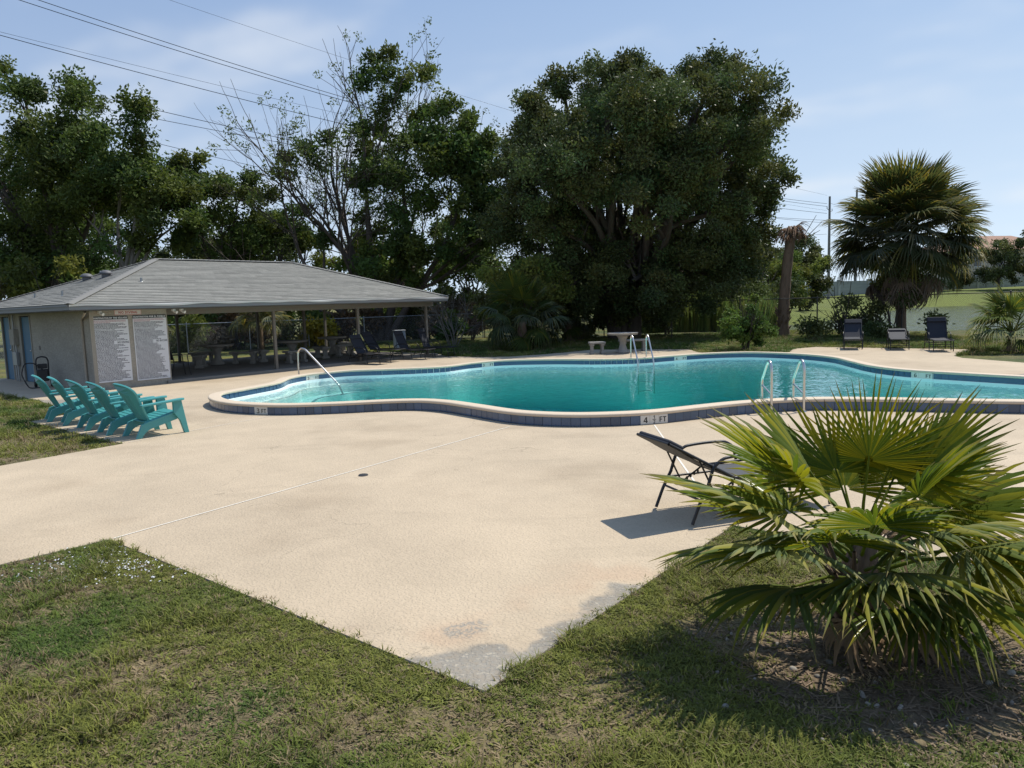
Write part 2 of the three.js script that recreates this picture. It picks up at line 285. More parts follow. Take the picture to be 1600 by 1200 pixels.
// ------------------------------------------------------------ swimming pool
{
  const pool = new THREE.Group(); pool.name = 'swimming_pool'; scene.add(pool); kind(pool, 'structure');
  const strip = (prof, closed = true) => { // prof: [inward offset, y] swept round the outline
    const g = new GB(); for (let i = 0; i < NP; i++) { const a = (i + 1) % NP; for (let k = 0; k + 1 < prof.length; k++) { const [d0, y0] = prof[k], [d1, y1] = prof[k + 1], P = (q, d, y) => V(poolPts[q].x + poolN[q].x * d, y, poolPts[q].z + poolN[q].z * d); const L = i * poolLen / NP, L2 = L + poolLen / NP; g.quad(P(i, d0, y0), P(a, d0, y0), P(a, d1, y1), P(i, d1, y1), [L, d0, L2, d0, L2, d1, L, d1]); } } return g; };
  const cop = strip([[0.02, 0.15], [-0.012, 0.152], [-0.018, 0.17], [-0.014, 0.192], [0.004, 0.203], [0.1, 0.206], [0.22, 0.205], [0.238, 0.2], [0.246, 0.185], [0.242, 0.158], [0.22, 0.15]]).geo();
  cop.computeVertexNormals(); mesh('coping', cop, M.coping, pool);
  mesh('outer_wall', strip([[0.03, -0.05], [0.03, 0.15]]), M.grout, pool);
  mesh('inner_wall', strip([[0.2, 0.15], [0.2, 0.025], [0.23, 0.024], [0.23, -2]]), M.plaster, pool);
  mesh('waterline_band', strip([[0.219, 0.03], [0.226, 0.026], [0.227, -0.06]]), M.whitePlaster, pool);
  const step = 0.159, n = Math.floor(poolLen / step), tg = new THREE.BoxGeometry(0.152, 0.142, 0.014), rest = new GB(), inner = new GB();
  const markers = [{ x: -5.0, z: -14.2, t: '3 FT', o: 1, w: 2 }, { x: 2.2, z: -11.62, t: '4 ½ FT', o: 1, w: 3 }, { x: -5.75, z: -20.75, t: '3 FT', o: 0, w: 3 }, { x: -0.9, z: -23.25, t: '3 FT', o: 0, w: 3 }, { x: 5.2, z: -23.4, t: '4 FT', o: 0, w: 3 }, { x: 9.4, z: -16.5, t: '6 FT', o: 0, w: 3 }];
  const at = (s, d) => { const f = ((s / poolLen) % 1 + 1) % 1 * NP, i = Math.floor(f), j = (i + 1) % NP, t = f - i, p = poolPts[i % NP].clone().lerp(poolPts[j], t), nn = poolN[i % NP].clone().lerp(poolN[j], t).normalize(); return [p.addScaledVector(nn, d), nn]; };
  for (const m of markers) { let best = 1e9; for (let k = 0; k < n; k++) { const [p] = at((k + 0.5) * step, m.o ? 0 : 0.23); const dd = Math.hypot(p.x - m.x, p.z - m.z); if (dd < best) { best = dd; m.k = k; } } }
  const R = rng(3);
  const covered = (k, o) => markers.some((m) => !!m.o === o && k >= m.k - (m.w > 2 ? 1 : 0) && k <= m.k + 1);
  for (let k = 0; k < n; k++) {
    const [p, nn] = at((k + 0.5) * step, 0.012), yaw = Math.atan2(nn.x, nn.z), near = p.z > -17.5 && p.x < 9.5;
    if (!covered(k, true)) {
      if (near) { const o = mesh('tile', tg, tileVar[Math.floor(R() * 5)], pool); o.position.set(p.x, 0.077, p.z); o.rotation.y = yaw; }
      else rest.add(tg.clone(), new THREE.Matrix4().makeRotationY(yaw).setPosition(p.x, 0.077, p.z));
    }
    if (!covered(k, false)) { const [q] = at((k + 0.5) * step, 0.216); inner.add(new THREE.BoxGeometry(0.1575, 0.122, 0.014), new THREE.Matrix4().makeRotationY(yaw).setPosition(q.x, 0.09, q.z)); }
  }
  kind(mesh('outer_tile_band', rest, M.tile, pool), 'stuff'); kind(mesh('inner_tile_band', inner, tileVar[3], pool), 'stuff');
  for (const m of markers) {
    const cv = document.createElement('canvas'), w = m.w; cv.width = 128 * w; cv.height = 120; const c = cv.getContext('2d');
    c.fillStyle = '#cfc9be'; c.fillRect(0, 0, cv.width, 120); c.fillStyle = '#a9a398'; for (let k = 1; k < w; k++) c.fillRect(128 * k - 2, 0, 4, 120);
    c.fillStyle = '#0c0b0c'; c.font = 'bold 112px sans-serif'; c.textBaseline = 'middle'; c.textAlign = 'center';
    const parts = m.t.split(' ');
    if (w === 2) { c.fillText(parts[0], 72, 64); c.font = 'bold 96px sans-serif'; c.fillText('FT', 182, 64); }
    else { c.fillText(parts[0], 70, 64); if (parts.length > 2) { c.font = 'bold 62px sans-serif'; c.fillText('1', 192, 29); c.fillRect(166, 57, 52, 8); c.fillText('2', 192, 94); } c.font = 'bold 100px sans-serif'; c.fillText('FT', 312, 64); }
    const t = new THREE.CanvasTexture(cv); t.colorSpace = THREE.SRGBColorSpace; t.magFilter = THREE.LinearFilter;
    const [p, nn] = at((m.k + (w > 2 ? 0.5 : 1)) * step, m.o ? 0.006 : 0.222), f = m.o ? -1 : 1, o = new GB();
    const yaw = Math.atan2(nn.x * f, nn.z * f), hgt = m.o ? 0.142 : 0.122;
    const q = mesh('depth_marker', new THREE.BoxGeometry(step * w - 0.006, hgt, 0.016), [M.white, M.white, M.white, M.white, mat([1, 1, 1], 0.4, { map: t }), M.white], pool); // the print is on the face that looks out
    q.position.set(p.x, m.o ? 0.077 : 0.09, p.z); q.rotation.y = yaw; q.userData.label = `pale depth marker tile reading ${m.t}`;
  }
  // basin: sloping floor, entry steps with dark nosing
  const fl = flat(ring(0.22), 0), P = fl.attributes.position; for (let k = 0; k < P.count; k++) P.setY(k, -1.0 - 0.055 * (P.getX(k) + 6)); fl.computeVertexNormals(); mesh('pool_floor', fl, M.plaster, pool);
  const i0 = poolCtl.length, sIdx = []; for (let k = 0; k < NP; k++) { const p = poolPts[k]; if (p.x < -3.9 && p.z < -15.4) sIdx.push(k); }
  const lo = sIdx.findIndex((k, q) => q && k !== sIdx[q - 1] + 1), arc = lo > 0 ? [...sIdx.slice(lo), ...sIdx.slice(0, lo)] : sIdx;
  [[0.6, -0.16], [1.05, -0.4], [1.48, -0.64]].forEach(([w, y], s) => {
    const edge = [], back = [];
    arc.forEach((k, q) => { const t = q / (arc.length - 1), e = Math.min(1, Math.min(t, 1 - t) * 5), d = 0.23 + (w - 0.3) * Math.sqrt(e); back.push([poolPts[k].x + poolN[k].x * 0.228, poolPts[k].z + poolN[k].z * 0.228]); edge.push([poolPts[k].x + poolN[k].x * d, poolPts[k].z + poolN[k].z * d]); });
    const poly = [...edge, ...back.reverse()], st = mesh('entry_step', flat(poly, y), M.plaster, pool), g = new GB(), nose = new GB();
    for (let k = 0; k + 1 < edge.length; k++) { const [a, b] = [edge[k], edge[k + 1]]; g.quad(V(a[0], y - 0.3, a[1]), V(b[0], y - 0.3, b[1]), V(b[0], y, b[1]), V(a[0], y, a[1])); nose.quad(V(a[0], y + 0.004, a[1]), V(b[0], y + 0.004, b[1]), V(b[0] - (b[0] - poly[poly.length - 2 - k][0]) * 0.12, y + 0.004, b[1] - (b[1] - poly[poly.length - 2 - k][1]) * 0.12), V(a[0] - (a[0] - poly[poly.length - 1 - k][0]) * 0.12, y + 0.004, a[1] - (a[1] - poly[poly.length - 1 - k][1]) * 0.12)); }
    mesh('riser', g, M.plaster, st); mesh('nosing', nose, M.tile, st);
  });
  // water
  const wt = new THREE.Group(); wt.name = 'pool_water'; scene.add(wt); kind(wt, 'structure');
  const rip = rep(tex(512, 512, (u, v) => { const h = fbm(u * 7, v * 7, 4, 7) * 0.7 + vnoise(u * 31, v * 31, 31) * 0.3; return [h, h, h]; }), 2.6);
  mesh('water_surface', flat(ring(0.226), -0.012), mat([0.97, 1, 0.99], 0.02, { transmission: 1, thickness: 0, ior: 1.33, bumpMap: rip, bumpScale: 0.012 }), wt);
  const s = new THREE.Shape(ring(0.215).map(([x, z]) => new THREE.Vector2(x, -z))), body = new THREE.ExtrudeGeometry(s, { depth: 2.2, bevelEnabled: false }); body.rotateX(-Math.PI / 2); body.translate(0, -2.216, 0);
  mesh('water_body', body, mat([1, 1, 1], 0, { transmission: 1, thickness: 1, ior: 1.0, transparent: true, opacity: 0.0, attenuationColor: col([0.12, 0.67, 0.62]), attenuationDistance: 9 }), wt);
}

// ------------------------------------------------------------ pavilion
{
  const b = thing('pavilion', 'grey open-sided pool pavilion with hipped shingle roof and walled end room', 'pavilion', [-11.74, 0, -19.31], 0.87);
  const EX = 13.63, ZF = 0.7, ZB = -7.71, EY = 2.327, RY = 3.81, RX0 = 4.2, RX1 = 9.43, RZ = -3.505;
  const C = [V(0, EY, ZF), V(EX, EY, ZF), V(EX, EY, ZB), V(0, EY, ZB)], R0 = V(RX0, RY, RZ), R1 = V(RX1, RY, RZ);
  const roof = new GB(), R = rng(21);
  const slope = (a, bb, c, d) => { // a-b along the eave, d-c along the top
    const up = d.clone().add(c).sub(a).sub(bb).multiplyScalar(0.5), n = Math.round(up.length() / 0.142), nrm = bb.clone().sub(a).cross(up).normalize(), ex = bb.clone().sub(a).normalize();
    const uvOf = (p) => { const q = p.clone().sub(a), x = q.dot(ex); return [x, Math.sqrt(Math.max(0, q.lengthSq() - x * x))]; };
    for (let k = 0; k < n; k++) {
      const t0 = k / n, t1 = (k + 1) / n, L0 = a.clone().lerp(d, t0), L1 = a.clone().lerp(d, t1), Q0 = bb.clone().lerp(c, t0), Q1 = bb.clone().lerp(c, t1), m = Math.max(1, Math.round(L0.distanceTo(Q0) / 0.9));
      for (let q = 0; q < m; q++) {
        const s0 = q / m, s1 = (q + 1) / m, lift = 0.012 + R() * 0.008, A = L0.clone().lerp(Q0, s0).addScaledVector(nrm, lift), B = L0.clone().lerp(Q0, s1).addScaledVector(nrm, lift), T0 = L1.clone().lerp(Q1, s0).addScaledVector(nrm, 0.002), T1 = L1.clone().lerp(Q1, s1).addScaledVector(nrm, 0.002);
        roof.quad(A, B, T1, T0, [...uvOf(A), ...uvOf(B), ...uvOf(T1), ...uvOf(T0)]);
        const A0 = A.clone().addScaledVector(nrm, -lift - 0.004), B0 = B.clone().addScaledVector(nrm, -lift - 0.004); roof.quad(A0, B0, B, A, [0, 0, 0.9, 0, 0.9, 0.02, 0, 0.02]);
      }
    }
  };
  slope(C[0], C[1], R1, R0); slope(C[1], C[2], R1, R1); slope(C[2], C[3], R0, R1); slope(C[3], C[0], R0, R0);
  const rf = mesh('roof', roof, M.shingle, b);
  const caps = new GB(), capLine = (p, q) => { const d = q.clone().sub(p), n = Math.round(d.length() / 0.2), yaw = Math.atan2(d.x, d.z), pit = -Math.asin(d.y / d.length()); for (let k = 0; k < n; k++) { const c = p.clone().addScaledVector(d, (k + 0.5) / n); for (const s of [-1, 1]) caps.box(c.x + Math.cos(yaw) * s * 0.065, c.y + 0.02, c.z - Math.sin(yaw) * s * 0.065, 0.14, 0.012, 0.25, yaw, pit - 0.03, -s * 0.22); } };
  capLine(C[0], R0); capLine(C[1], R1); capLine(C[3], R0); capLine(C[2], R1); capLine(R0, R1); mesh('ridge_cap', caps, mat([0.19, 0.185, 0.17], 0.95), rf);
  const fas = new GB(); fas.box(EX / 2, 2.245, ZF - 0.03, EX - 0.02, 0.14, 0.04).box(EX / 2, 2.245, ZB + 0.03, EX - 0.02, 0.14, 0.04).box(0.03, 2.245, (ZF + ZB) / 2, 0.04, 0.14, ZF - ZB - 0.08).box(EX - 0.03, 2.245, (ZF + ZB) / 2, 0.04, 0.14, ZF - ZB - 0.08);
  mesh('fascia', fas, M.fascia, rf);
  const drip = new GB(), W = (x) => 0.022 * Math.sin(x * 1.7 + 1) * Math.sin(x * 0.63) + 0.014 * Math.sin(x * 3.9) + 0.01 * (vnoise(x * 2.2, 3) - 0.5);
  for (let k = 0; k < 110; k++) { const x0 = k / 110 * EX, x1 = (k + 1) / 110 * EX, y0 = W(x0), y1 = W(x1), z0 = ZF + 0.012 + 0.4 * Math.abs(y0), z1 = ZF + 0.012 + 0.4 * Math.abs(y1); drip.quad(V(x0, 2.262 + y0, z0), V(x1, 2.262 + y1, z1), V(x1, 2.312 + y1 * 0.7, z1 + 0.012), V(x0, 2.312 + y0 * 0.7, z0 + 0.012)); drip.quad(V(x0, 2.312 + y0 * 0.7, z0 + 0.012), V(x1, 2.312 + y1 * 0.7, z1 + 0.012), V(x1, 2.326, ZF - 0.04), V(x0, 2.326, ZF - 0.04)); }
  mesh('drip_edge', drip, M.flash, rf);
  const side = new GB(); side.box(-0.008, 2.292, (ZF + ZB) / 2, 0.02, 0.05, ZF - ZB - 0.06); mesh('drip_edge', side, M.fascia, rf);
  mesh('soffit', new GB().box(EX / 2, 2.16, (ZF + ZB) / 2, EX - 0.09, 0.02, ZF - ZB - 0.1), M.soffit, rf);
  const beam = new GB(); beam.box(8.2, 2.06, -0.15, 10.7, 0.17, 0.1).box(8.2, 2.06, -6.85, 10.7, 0.17, 0.1).box(13.3, 2.06, -3.5, 0.1, 0.17, 6.55); mesh('beam', beam, M.post, b);
  for (const [x, y, z, h] of [[2.67, 2.93, -1.15, 0.17], [0.82, 2.56, -2.03, 0.2], [0.86, 2.58, -4.39, 0.18]]) mesh('vent_pipe', new GB().rod(V(x, y, z), V(x, y + h, z), 0.036, 0.034, 12).rod(V(x, y - 0.02, z), V(x, y + 0.06, z), 0.09, 0.045, 12), M.galv, rf);
  for (const [x, y, z] of [[2.35, 3.15, -4.32], [2.49, 3.2, -3.17]]) { // hooded roof vents
    const g = new GB(); g.box(x, y + 0.01, z, 0.44, 0.02, 0.4, 0, 0, 0.34); const hood = new THREE.SphereGeometry(0.19, 16, 8, 0, Math.PI * 2, 0, Math.PI / 2); hood.scale(1, 0.62, 1); g.add(hood, new THREE.Matrix4().makeTranslation(x, y + 0.11, z)); g.rod(V(x, y, z), V(x, y + 0.11, z), 0.13, 0.13, 14); mesh('roof_vent', g, mat([0.1, 0.1, 0.105], 0.6), rf);
  }
  mesh('floor_slab', new GB().box(8.1, 0.02, -3.6, 10.9, 0.12, 7.35, 0, 0, 0, 0.015), M.slab, b);
  // end room: front wall, side wall round two doors, inner and back walls
  mesh('front_wall', new GB().box(1.765, 1.06, -0.07, 2.07, 2.18, 0.14), M.wall, b);
  const sw = new GB(); const seg = (z0, z1, y0, y1) => sw.box(0.8, (y0 + y1) / 2, (z0 + z1) / 2, 0.14, y1 - y0, z0 - z1); seg(-0.143, -4.66, -0.03, 2.15); seg(-4.66, -5.58, 2.08, 2.15); seg(-5.58, -6.55, -0.03, 2.15); seg(-6.55, -7.35, 2.08, 2.15); seg(-7.35, -7.45, -0.03, 2.15);
  mesh('side_wall', sw, M.wall, b);
  mesh('inner_wall', new GB().box(2.72, 1.06, -3.8, 0.14, 2.18, 7.3), M.wall, b); mesh('back_wall', new GB().box(1.76, 1.06, -7.38, 1.77, 2.18, 0.14), M.wall, b);
  for (const z of [-5.12, -6.95]) {
    const w = z < -6 ? 0.76 : 0.88, d = mesh('door', new GB().box(0.79, 1.03, z, 0.045, 2.04, w - 0.04).box(0.765, 0.45, z, 0.012, 0.5, w - 0.3).box(0.765, 1.4, z, 0.012, 0.8, w - 0.3), M.blueDoor, b);
    mesh('handle', new GB().rod(V(0.73, 1.0, z + w / 2 - 0.1), V(0.77, 1.0, z + w / 2 - 0.1), 0.012).add(new THREE.SphereGeometry(0.03, 12, 8), new THREE.Matrix4().makeTranslation(0.72, 1, z + w / 2 - 0.1)), M.steel, d);
    mesh('door_frame', new GB().box(0.722, 1.04, z - w / 2 - 0.03, 0.03, 2.1, 0.06).box(0.722, 1.04, z + w / 2 + 0.03, 0.03, 2.1, 0.06).box(0.722, 2.105, z, 0.03, 0.05, w), M.wall, d);
  }
  mesh('corner_trim', new GB().box(0.76, 1.05, 0.012, 0.1, 2.16, 0.02), M.wall, b);
  mesh('downspout', new GB().tube([V(0.5, 2.13, 0.35), V(0.55, 2.05, 0.1), V(0.68, 1.93, -0.45), V(0.69, 1.7, -0.5), V(0.69, 1, -0.5), V(0.69, 0.05, -0.5)], 0.035, 10, 40), M.wall, b);
  mesh('light_switch', new GB().box(0.722, 1.1, -4.0, 0.02, 0.12, 0.08), M.post, b);
  const el = mesh('electric_box', new GB().box(0.66, 1.42, -6.05, 0.14, 0.5, 0.42, 0, 0, 0, 0.01), M.wall, b); mesh('conduit', new GB().rod(V(0.67, 1.18, -5.95), V(0.67, -0.02, -5.95), 0.025).rod(V(0.67, 1.18, -6.15), V(0.67, -0.02, -6.15), 0.02).rod(V(0.67, 1.66, -6.05), V(0.67, 2.12, -6.05), 0.025), M.galv, el); mesh('panel', new GB().box(0.67, 0.72, -6.05, 0.1, 0.42, 0.34, 0, 0, 0, 0.01), M.galv, el);
  for (const [x, z] of [[6.36, -0.15], [9.8, -0.15], [13.2, -0.15]]) mesh('post', new GB().box(x, 1.04, z, 0.095, 1.92, 0.095, 0, 0, 0, 0.008).box(x, 0.1, z, 0.14, 0.04, 0.14), M.post, b);
  for (const [x, z] of [[3.4, -6.85], [6.36, -6.85], [9.8, -6.85], [13.2, -6.85], [9.8, -3.5]]) mesh('post', new GB().box(x, 1.04, z, 0.095, 1.92, 0.095, 0, 0, 0, 0.008).box(x, 0.1, z, 0.14, 0.04, 0.14), M.post, b);
  for (const [x, z] of [[0.95, 0.1], [2.95, 0.12], [3.15, 0.2]]) { const f = mesh('floodlight', new GB().box(x, 2.11, z, 0.09, 0.07, 0.09, 0.3, 0, 0, 0.015).rod(V(x, 2.08, z), V(x + 0.05, 2.04, z + 0.1), 0.028, 0.045, 10), M.white, b); }
  // signs on the front wall, things of their own
  const onWall = (name, label, x, y, w, h, draw, pw, ph) => {
    const cv = document.createElement('canvas'); cv.width = pw; cv.height = ph; draw(cv.getContext('2d'), pw, ph);
    const t = new THREE.CanvasTexture(cv); t.colorSpace = THREE.SRGBColorSpace; t.magFilter = THREE.LinearFilter; const face = mat([0.9, 0.9, 0.9], 0.45, { map: t });
    const o = mesh(name, new THREE.BoxGeometry(w, h, 0.012), [M.white, M.white, M.white, M.white, face, M.white]); const p = V(x, y, 0.009).applyAxisAngle(V(0, 1, 0), 0.87).add(b.position); o.position.copy(p); o.rotation.y = 0.87; return tag(o, label, 'sign', 'signs on the pavilion wall');
  };
  const rules = (head, mid, no) => (c, w, h) => {
    const S = rng(head.length * 7); c.fillStyle = '#dcdcdd'; c.fillRect(0, 0, w, h); c.fillStyle = '#0b0a0b'; c.fillRect(0, 0, w, 62); c.fillStyle = '#f2f2f2'; c.textAlign = 'center'; c.textBaseline = 'middle'; c.font = 'bold 46px sans-serif';
    c.fillText(head, w / 2, 33, w - 24);
    const line = (y, color, len, hh) => { c.fillStyle = color; let x = 16; const end = 16 + len * (w - 32); while (x < end) { const wl = 8 + S() * 34; for (let q = x; q < Math.min(x + wl, end); q += 5) c.fillRect(q, y + (S() - 0.5) * 2, 4.2, hh * (0.8 + S() * 0.35)); x += wl + 7; } };
    let y = 76; for (let k = 0; k < 3; k++, y += 19) line(y, '#a04a52', k === 2 ? 0.5 : 0.9 + S() * 0.1, 9);
    let k = 0; while (y < h - 26) { if (k === 5) { c.fillStyle = '#1c1c20'; c.textAlign = 'left'; c.font = 'bold 25px sans-serif'; c.fillText(mid, 16, y + 10, w * 0.7); y += 30; } else { const near = Math.abs(y - h * 0.4) < 26; line(y, '#121216', (near ? 0.55 : 0.6 + S() * 0.38), 12); y += 22; } k++; }
    c.fillStyle = '#15151a'; c.textAlign = 'right'; c.font = 'bold 54px sans-serif'; c.fillText(no, w - 8, h * 0.4 + 4, w * 0.34);
  };
  onWall('rules_sign', 'tall white rules board in English, beside the pavilion corner downspout', 1.235, 1.09, 0.93, 1.8, rules('HUNTINGTON BY THE VILLAGE', 'MAXIMUM POOL DEPTH: 6 FEET', 'NO DIVING'), 640, 1240);
  onWall('rules_sign', 'tall white rules board in Spanish, beside the open shelter', 2.295, 1.075, 0.93, 1.84, rules('HUNTINGTON POR EL PUEBLO', 'PROFUNDIDAD MAXIMA DE LA PISCINA: 6 PIES', 'NO BUCEAR'), 640, 1280);
  onWall('no_diving_sign', 'small white no diving sign with red letters and border under the eave', 1.72, 2.085, 0.72, 0.14, (c, w, h) => { c.fillStyle = '#d9d2cc'; c.fillRect(0, 0, w, h); c.strokeStyle = '#c02a22'; c.lineWidth = 6; c.strokeRect(5, 5, w - 10, h - 10); c.fillStyle = '#a81e1e'; c.font = 'bold 74px sans-serif'; c.textAlign = 'center'; c.textBaseline = 'middle'; c.fillText('NO DIVING', w / 2, h / 2 + 2, w - 40); }, 560, 109);
}
const pav = (x, z) => { const p = V(x, 0, z).applyAxisAngle(V(0, 1, 0), 0.87); return [p.x - 11.74, p.z - 19.31]; };

// ------------------------------------------------------------ concrete tables and benches
function concreteTable(label, x, y, z, r, turn = 0) {
  const t = thing('concrete_table', label, 'table', [x, y, z], turn, 'concrete picnic tables'), top = new THREE.CylinderGeometry(r, r - 0.03, 0.07, 32); mesh('tabletop', new GB().add(top, new THREE.Matrix4().makeTranslation(0, 0.725, 0)), M.concrete, t);
  mesh('pedestal', new THREE.LatheGeometry([[0.0, 0], [0.25, 0], [0.25, 0.06], [0.17, 0.14], [0.12, 0.3], [0.12, 0.45], [0.19, 0.6], [0.27, 0.69], [0, 0.69]].map(([a, b]) => new THREE.Vector2(a, b)), 20), M.concrete, t); return t;
}
function concreteBench(label, x, y, z, turn, L = 1.0) {
  const t = thing('concrete_bench', label, 'bench', [x, y, z], turn, 'concrete benches'); mesh('seat', new GB().box(0, 0.425, 0, L, 0.075, 0.34, 0, 0, 0, 0.02), M.concrete, t);
  for (const s of [-1, 1]) mesh('leg', new GB().box(s * L * 0.33, 0.05, 0, 0.14, 0.1, 0.3, 0, 0, 0, 0.02).box(s * L * 0.33, 0.22, 0, 0.1, 0.28, 0.19, 0, 0, 0, 0.02).box(s * L * 0.33, 0.35, 0, 0.14, 0.075, 0.28, 0, 0, 0, 0.02), M.concrete, t); return t;
}
{
  const T = (x, z) => { const [a, c] = pav(x, z); return [a, 0.08, c]; };
  const set = (x, z, what) => { concreteTable(`round concrete pedestal table ${what}`, ...T(x, z), 0.6); };
  set(6.5, -4.2, 'in the shelter, next to the walled end room'); set(9.0, -3.2, 'in the shelter, between the middle posts'); set(11.6, -4.2, 'in the shelter, towards its open far end');
  const B = [[5.6, -3.7, 0.9, 'left of the table next to the end room'], [7.2, -3.6, 2.2, 'beside the table next to the end room, towards the pool'], [6.5, -5.3, 0, 'behind the table next to the end room'], [8.3, -1.9, 0.1, 'at the shelter front behind the middle post'], [8.0, -3.9, 1.5, 'beside the table between the middle posts'], [10.1, -2.9, 1.4, 'between the two far shelter tables'], [11.4, -3.1, 0.05, 'in front of the table at the open far end'], [12.6, -4.6, 1.3, 'under the roof at the open far end']];
  for (const [x, z, r, w] of B) concreteBench(`pale concrete bench ${w}`, ...T(x, z), r + 0.87, 1.0);
  concreteTable('round concrete pedestal table on the paving behind the far ladder', 4.2, 0, -27.6, 0.58); concreteBench('short concrete bench left of the table behind the far ladder', 3.22, 0, -27.5, 0.15, 0.6); concreteBench('concrete bench behind the table near the far ladder', 4.75, 0, -28.4, 0.1, 1.15);
}
// ------------------------------------------------------------ loungers
function lounger(label, [x, y, z], turn, recline, sling, group) { // head towards -z
  const t = thing('sun_lounger', label, 'lounger', [x, y, z], turn, group), c = Math.cos(recline), s = Math.sin(recline), hw = 0.28;
  const fr = new GB(); for (const k of [-1, 1]) { fr.tube([V(k * hw, 0.37, 1.18), V(k * hw, 0.385, 0.6), V(k * hw, 0.38, 0.0)], 0.014, 8, 12); } fr.rod(V(-hw, 0.37, 1.18), V(hw, 0.37, 1.18), 0.014).rod(V(-hw, 0.38, 0), V(hw, 0.38, 0), 0.013); mesh('seat_frame', fr, M.black, t);
  const bf = new GB(), bt = (u, k, o = 0) => V(k * hw, 0.38 + s * u + c * o, -c * u + s * o); for (const k of [-1, 1]) bf.tube([bt(0, k), bt(0.4, k), bt(0.76, k)], 0.014, 8, 10); bf.rod(bt(0.76, -1), bt(0.76, 1), 0.014); mesh('back_frame', bf, M.black, t);
  const sheet = (f, n) => { const g = new GB(); for (let k = 0; k < n; k++) { const a = f(k / n), b = f((k + 1) / n); for (const o of [0.004, -0.004]) g.quad(V(-hw, a.y + o, a.z), V(hw, a.y + o, a.z), V(hw, b.y + o, b.z), V(-hw, b.y + o, b.z)); } return g; };
  mesh('seat_sling', sheet((u) => V(0, 0.383 - 0.03 * Math.sin(u * Math.PI), 1.17 - 1.16 * u), 8), sling, t);
  mesh('back_sling', sheet((u) => { const p = bt(u * 0.755, 0); const d = -0.02 * Math.sin(u * Math.PI); return V(0, p.y + c * d, p.z + s * d); }, 7), sling, t);
  const hd = bt(0.68, 0, 0.02); mesh('head_pad', new GB().box(0, hd.y, hd.z, 2 * hw - 0.02, 0.045, 0.17, 0, recline, 0, 0.02), M.sling, t);
  for (const k of [-1, 1]) {
    const X = k * (hw + 0.035);
    mesh('armrest', new GB().tube([V(X, 0.34, -0.3), V(X, 0.5, -0.24), V(X, 0.575, -0.13), V(X, 0.59, 0.1), V(X, 0.58, 0.3), V(X, 0.52, 0.4), V(X, 0.38, 0.44)], 0.015, 8, 40), M.black, t);
    mesh('leg', new GB().tube([V(X, 0.36, -0.29), V(X, 0.2, -0.38), V(X, 0.013, -0.46)], 0.015, 8, 10), M.black, t); mesh('leg', new GB().tube([V(X, 0.38, 0.44), V(X, 0.2, 0.46), V(X, 0.013, 0.5)], 0.015, 8, 10), M.black, t); mesh('leg', new GB().tube([V(k * hw, 0.375, 0.98), V(k * hw, 0.2, 1.03), V(k * hw, 0.013, 1.06)], 0.014, 8, 10), M.black, t);
  }
  for (const [y, z, w] of [[0.22, -0.37, hw + 0.03], [0.2, 0.46, hw + 0.03], [0.16, 1.035, hw], [0.24, -0.2, hw]]) mesh('cross_brace', new GB().rod(V(-w, y, z), V(w, y, z), 0.011), M.black, t);
  for (const k of [-1, 1]) { mesh('side_brace', new GB().rod(V(k * (hw + 0.03), 0.3, -0.32), V(k * (hw + 0.03), 0.3, 0.45), 0.011), M.black, t); const p = bt(0.42, k), g = new GB(); g.rod(p, V(k * hw, 0.24, -0.2), 0.009).rod(V(k * hw, 0.24, -0.2), V(k * hw, 0.37, 0.02), 0.009); for (let q = 0; q < 5; q++) g.box(k * hw, 0.25 + q * 0.02, -0.18 + q * 0.04, 0.012, 0.035, 0.016); mesh('recline_rack', g, M.black, t); }
  return t;
}
lounger('black and grey mesh sun lounger standing alone by the big fan palm', [1.88, 0, -6.73], Math.atan2(0.948, -0.317), 0.5, M.slingGrey);
{
  const G = 'dark loungers on the pavilion paving', P = [[9.6, 0.3, 1.02, 'leftmost by the middle post'], [10.5, -0.1, 0.95, 'second along from the middle post'], [11.7, 0.2, 1.15, 'with upright back, before the end post'], [12.95, 0.1, 1.25, 'beyond the end post']];
  P.forEach(([x, z, a, w], i) => { const [X, Z] = pav(x, z); lounger(`dark sun lounger at the pavilion edge, ${w}`, [X, 0.08 * (z < 0.08 ? 1 : 0), Z], 1.0 + i * 0.07, a, M.sling, G); });
  const Q = [[12.35, -26.55, 0.95, -0.42, 'with raised back, nearest the leafy bush'], [13.55, -25.75, 0.32, -0.42, 'with its back laid low'], [14.25, -24.55, 1.1, -0.36, 'back raised, by the small palm']];
  for (const [x, z, a, r, w] of Q) lounger(`dark sun lounger on the pad by the fence, ${w}`, [x, 0, z], r, a, M.sling, 'dark loungers on the far pad');
}
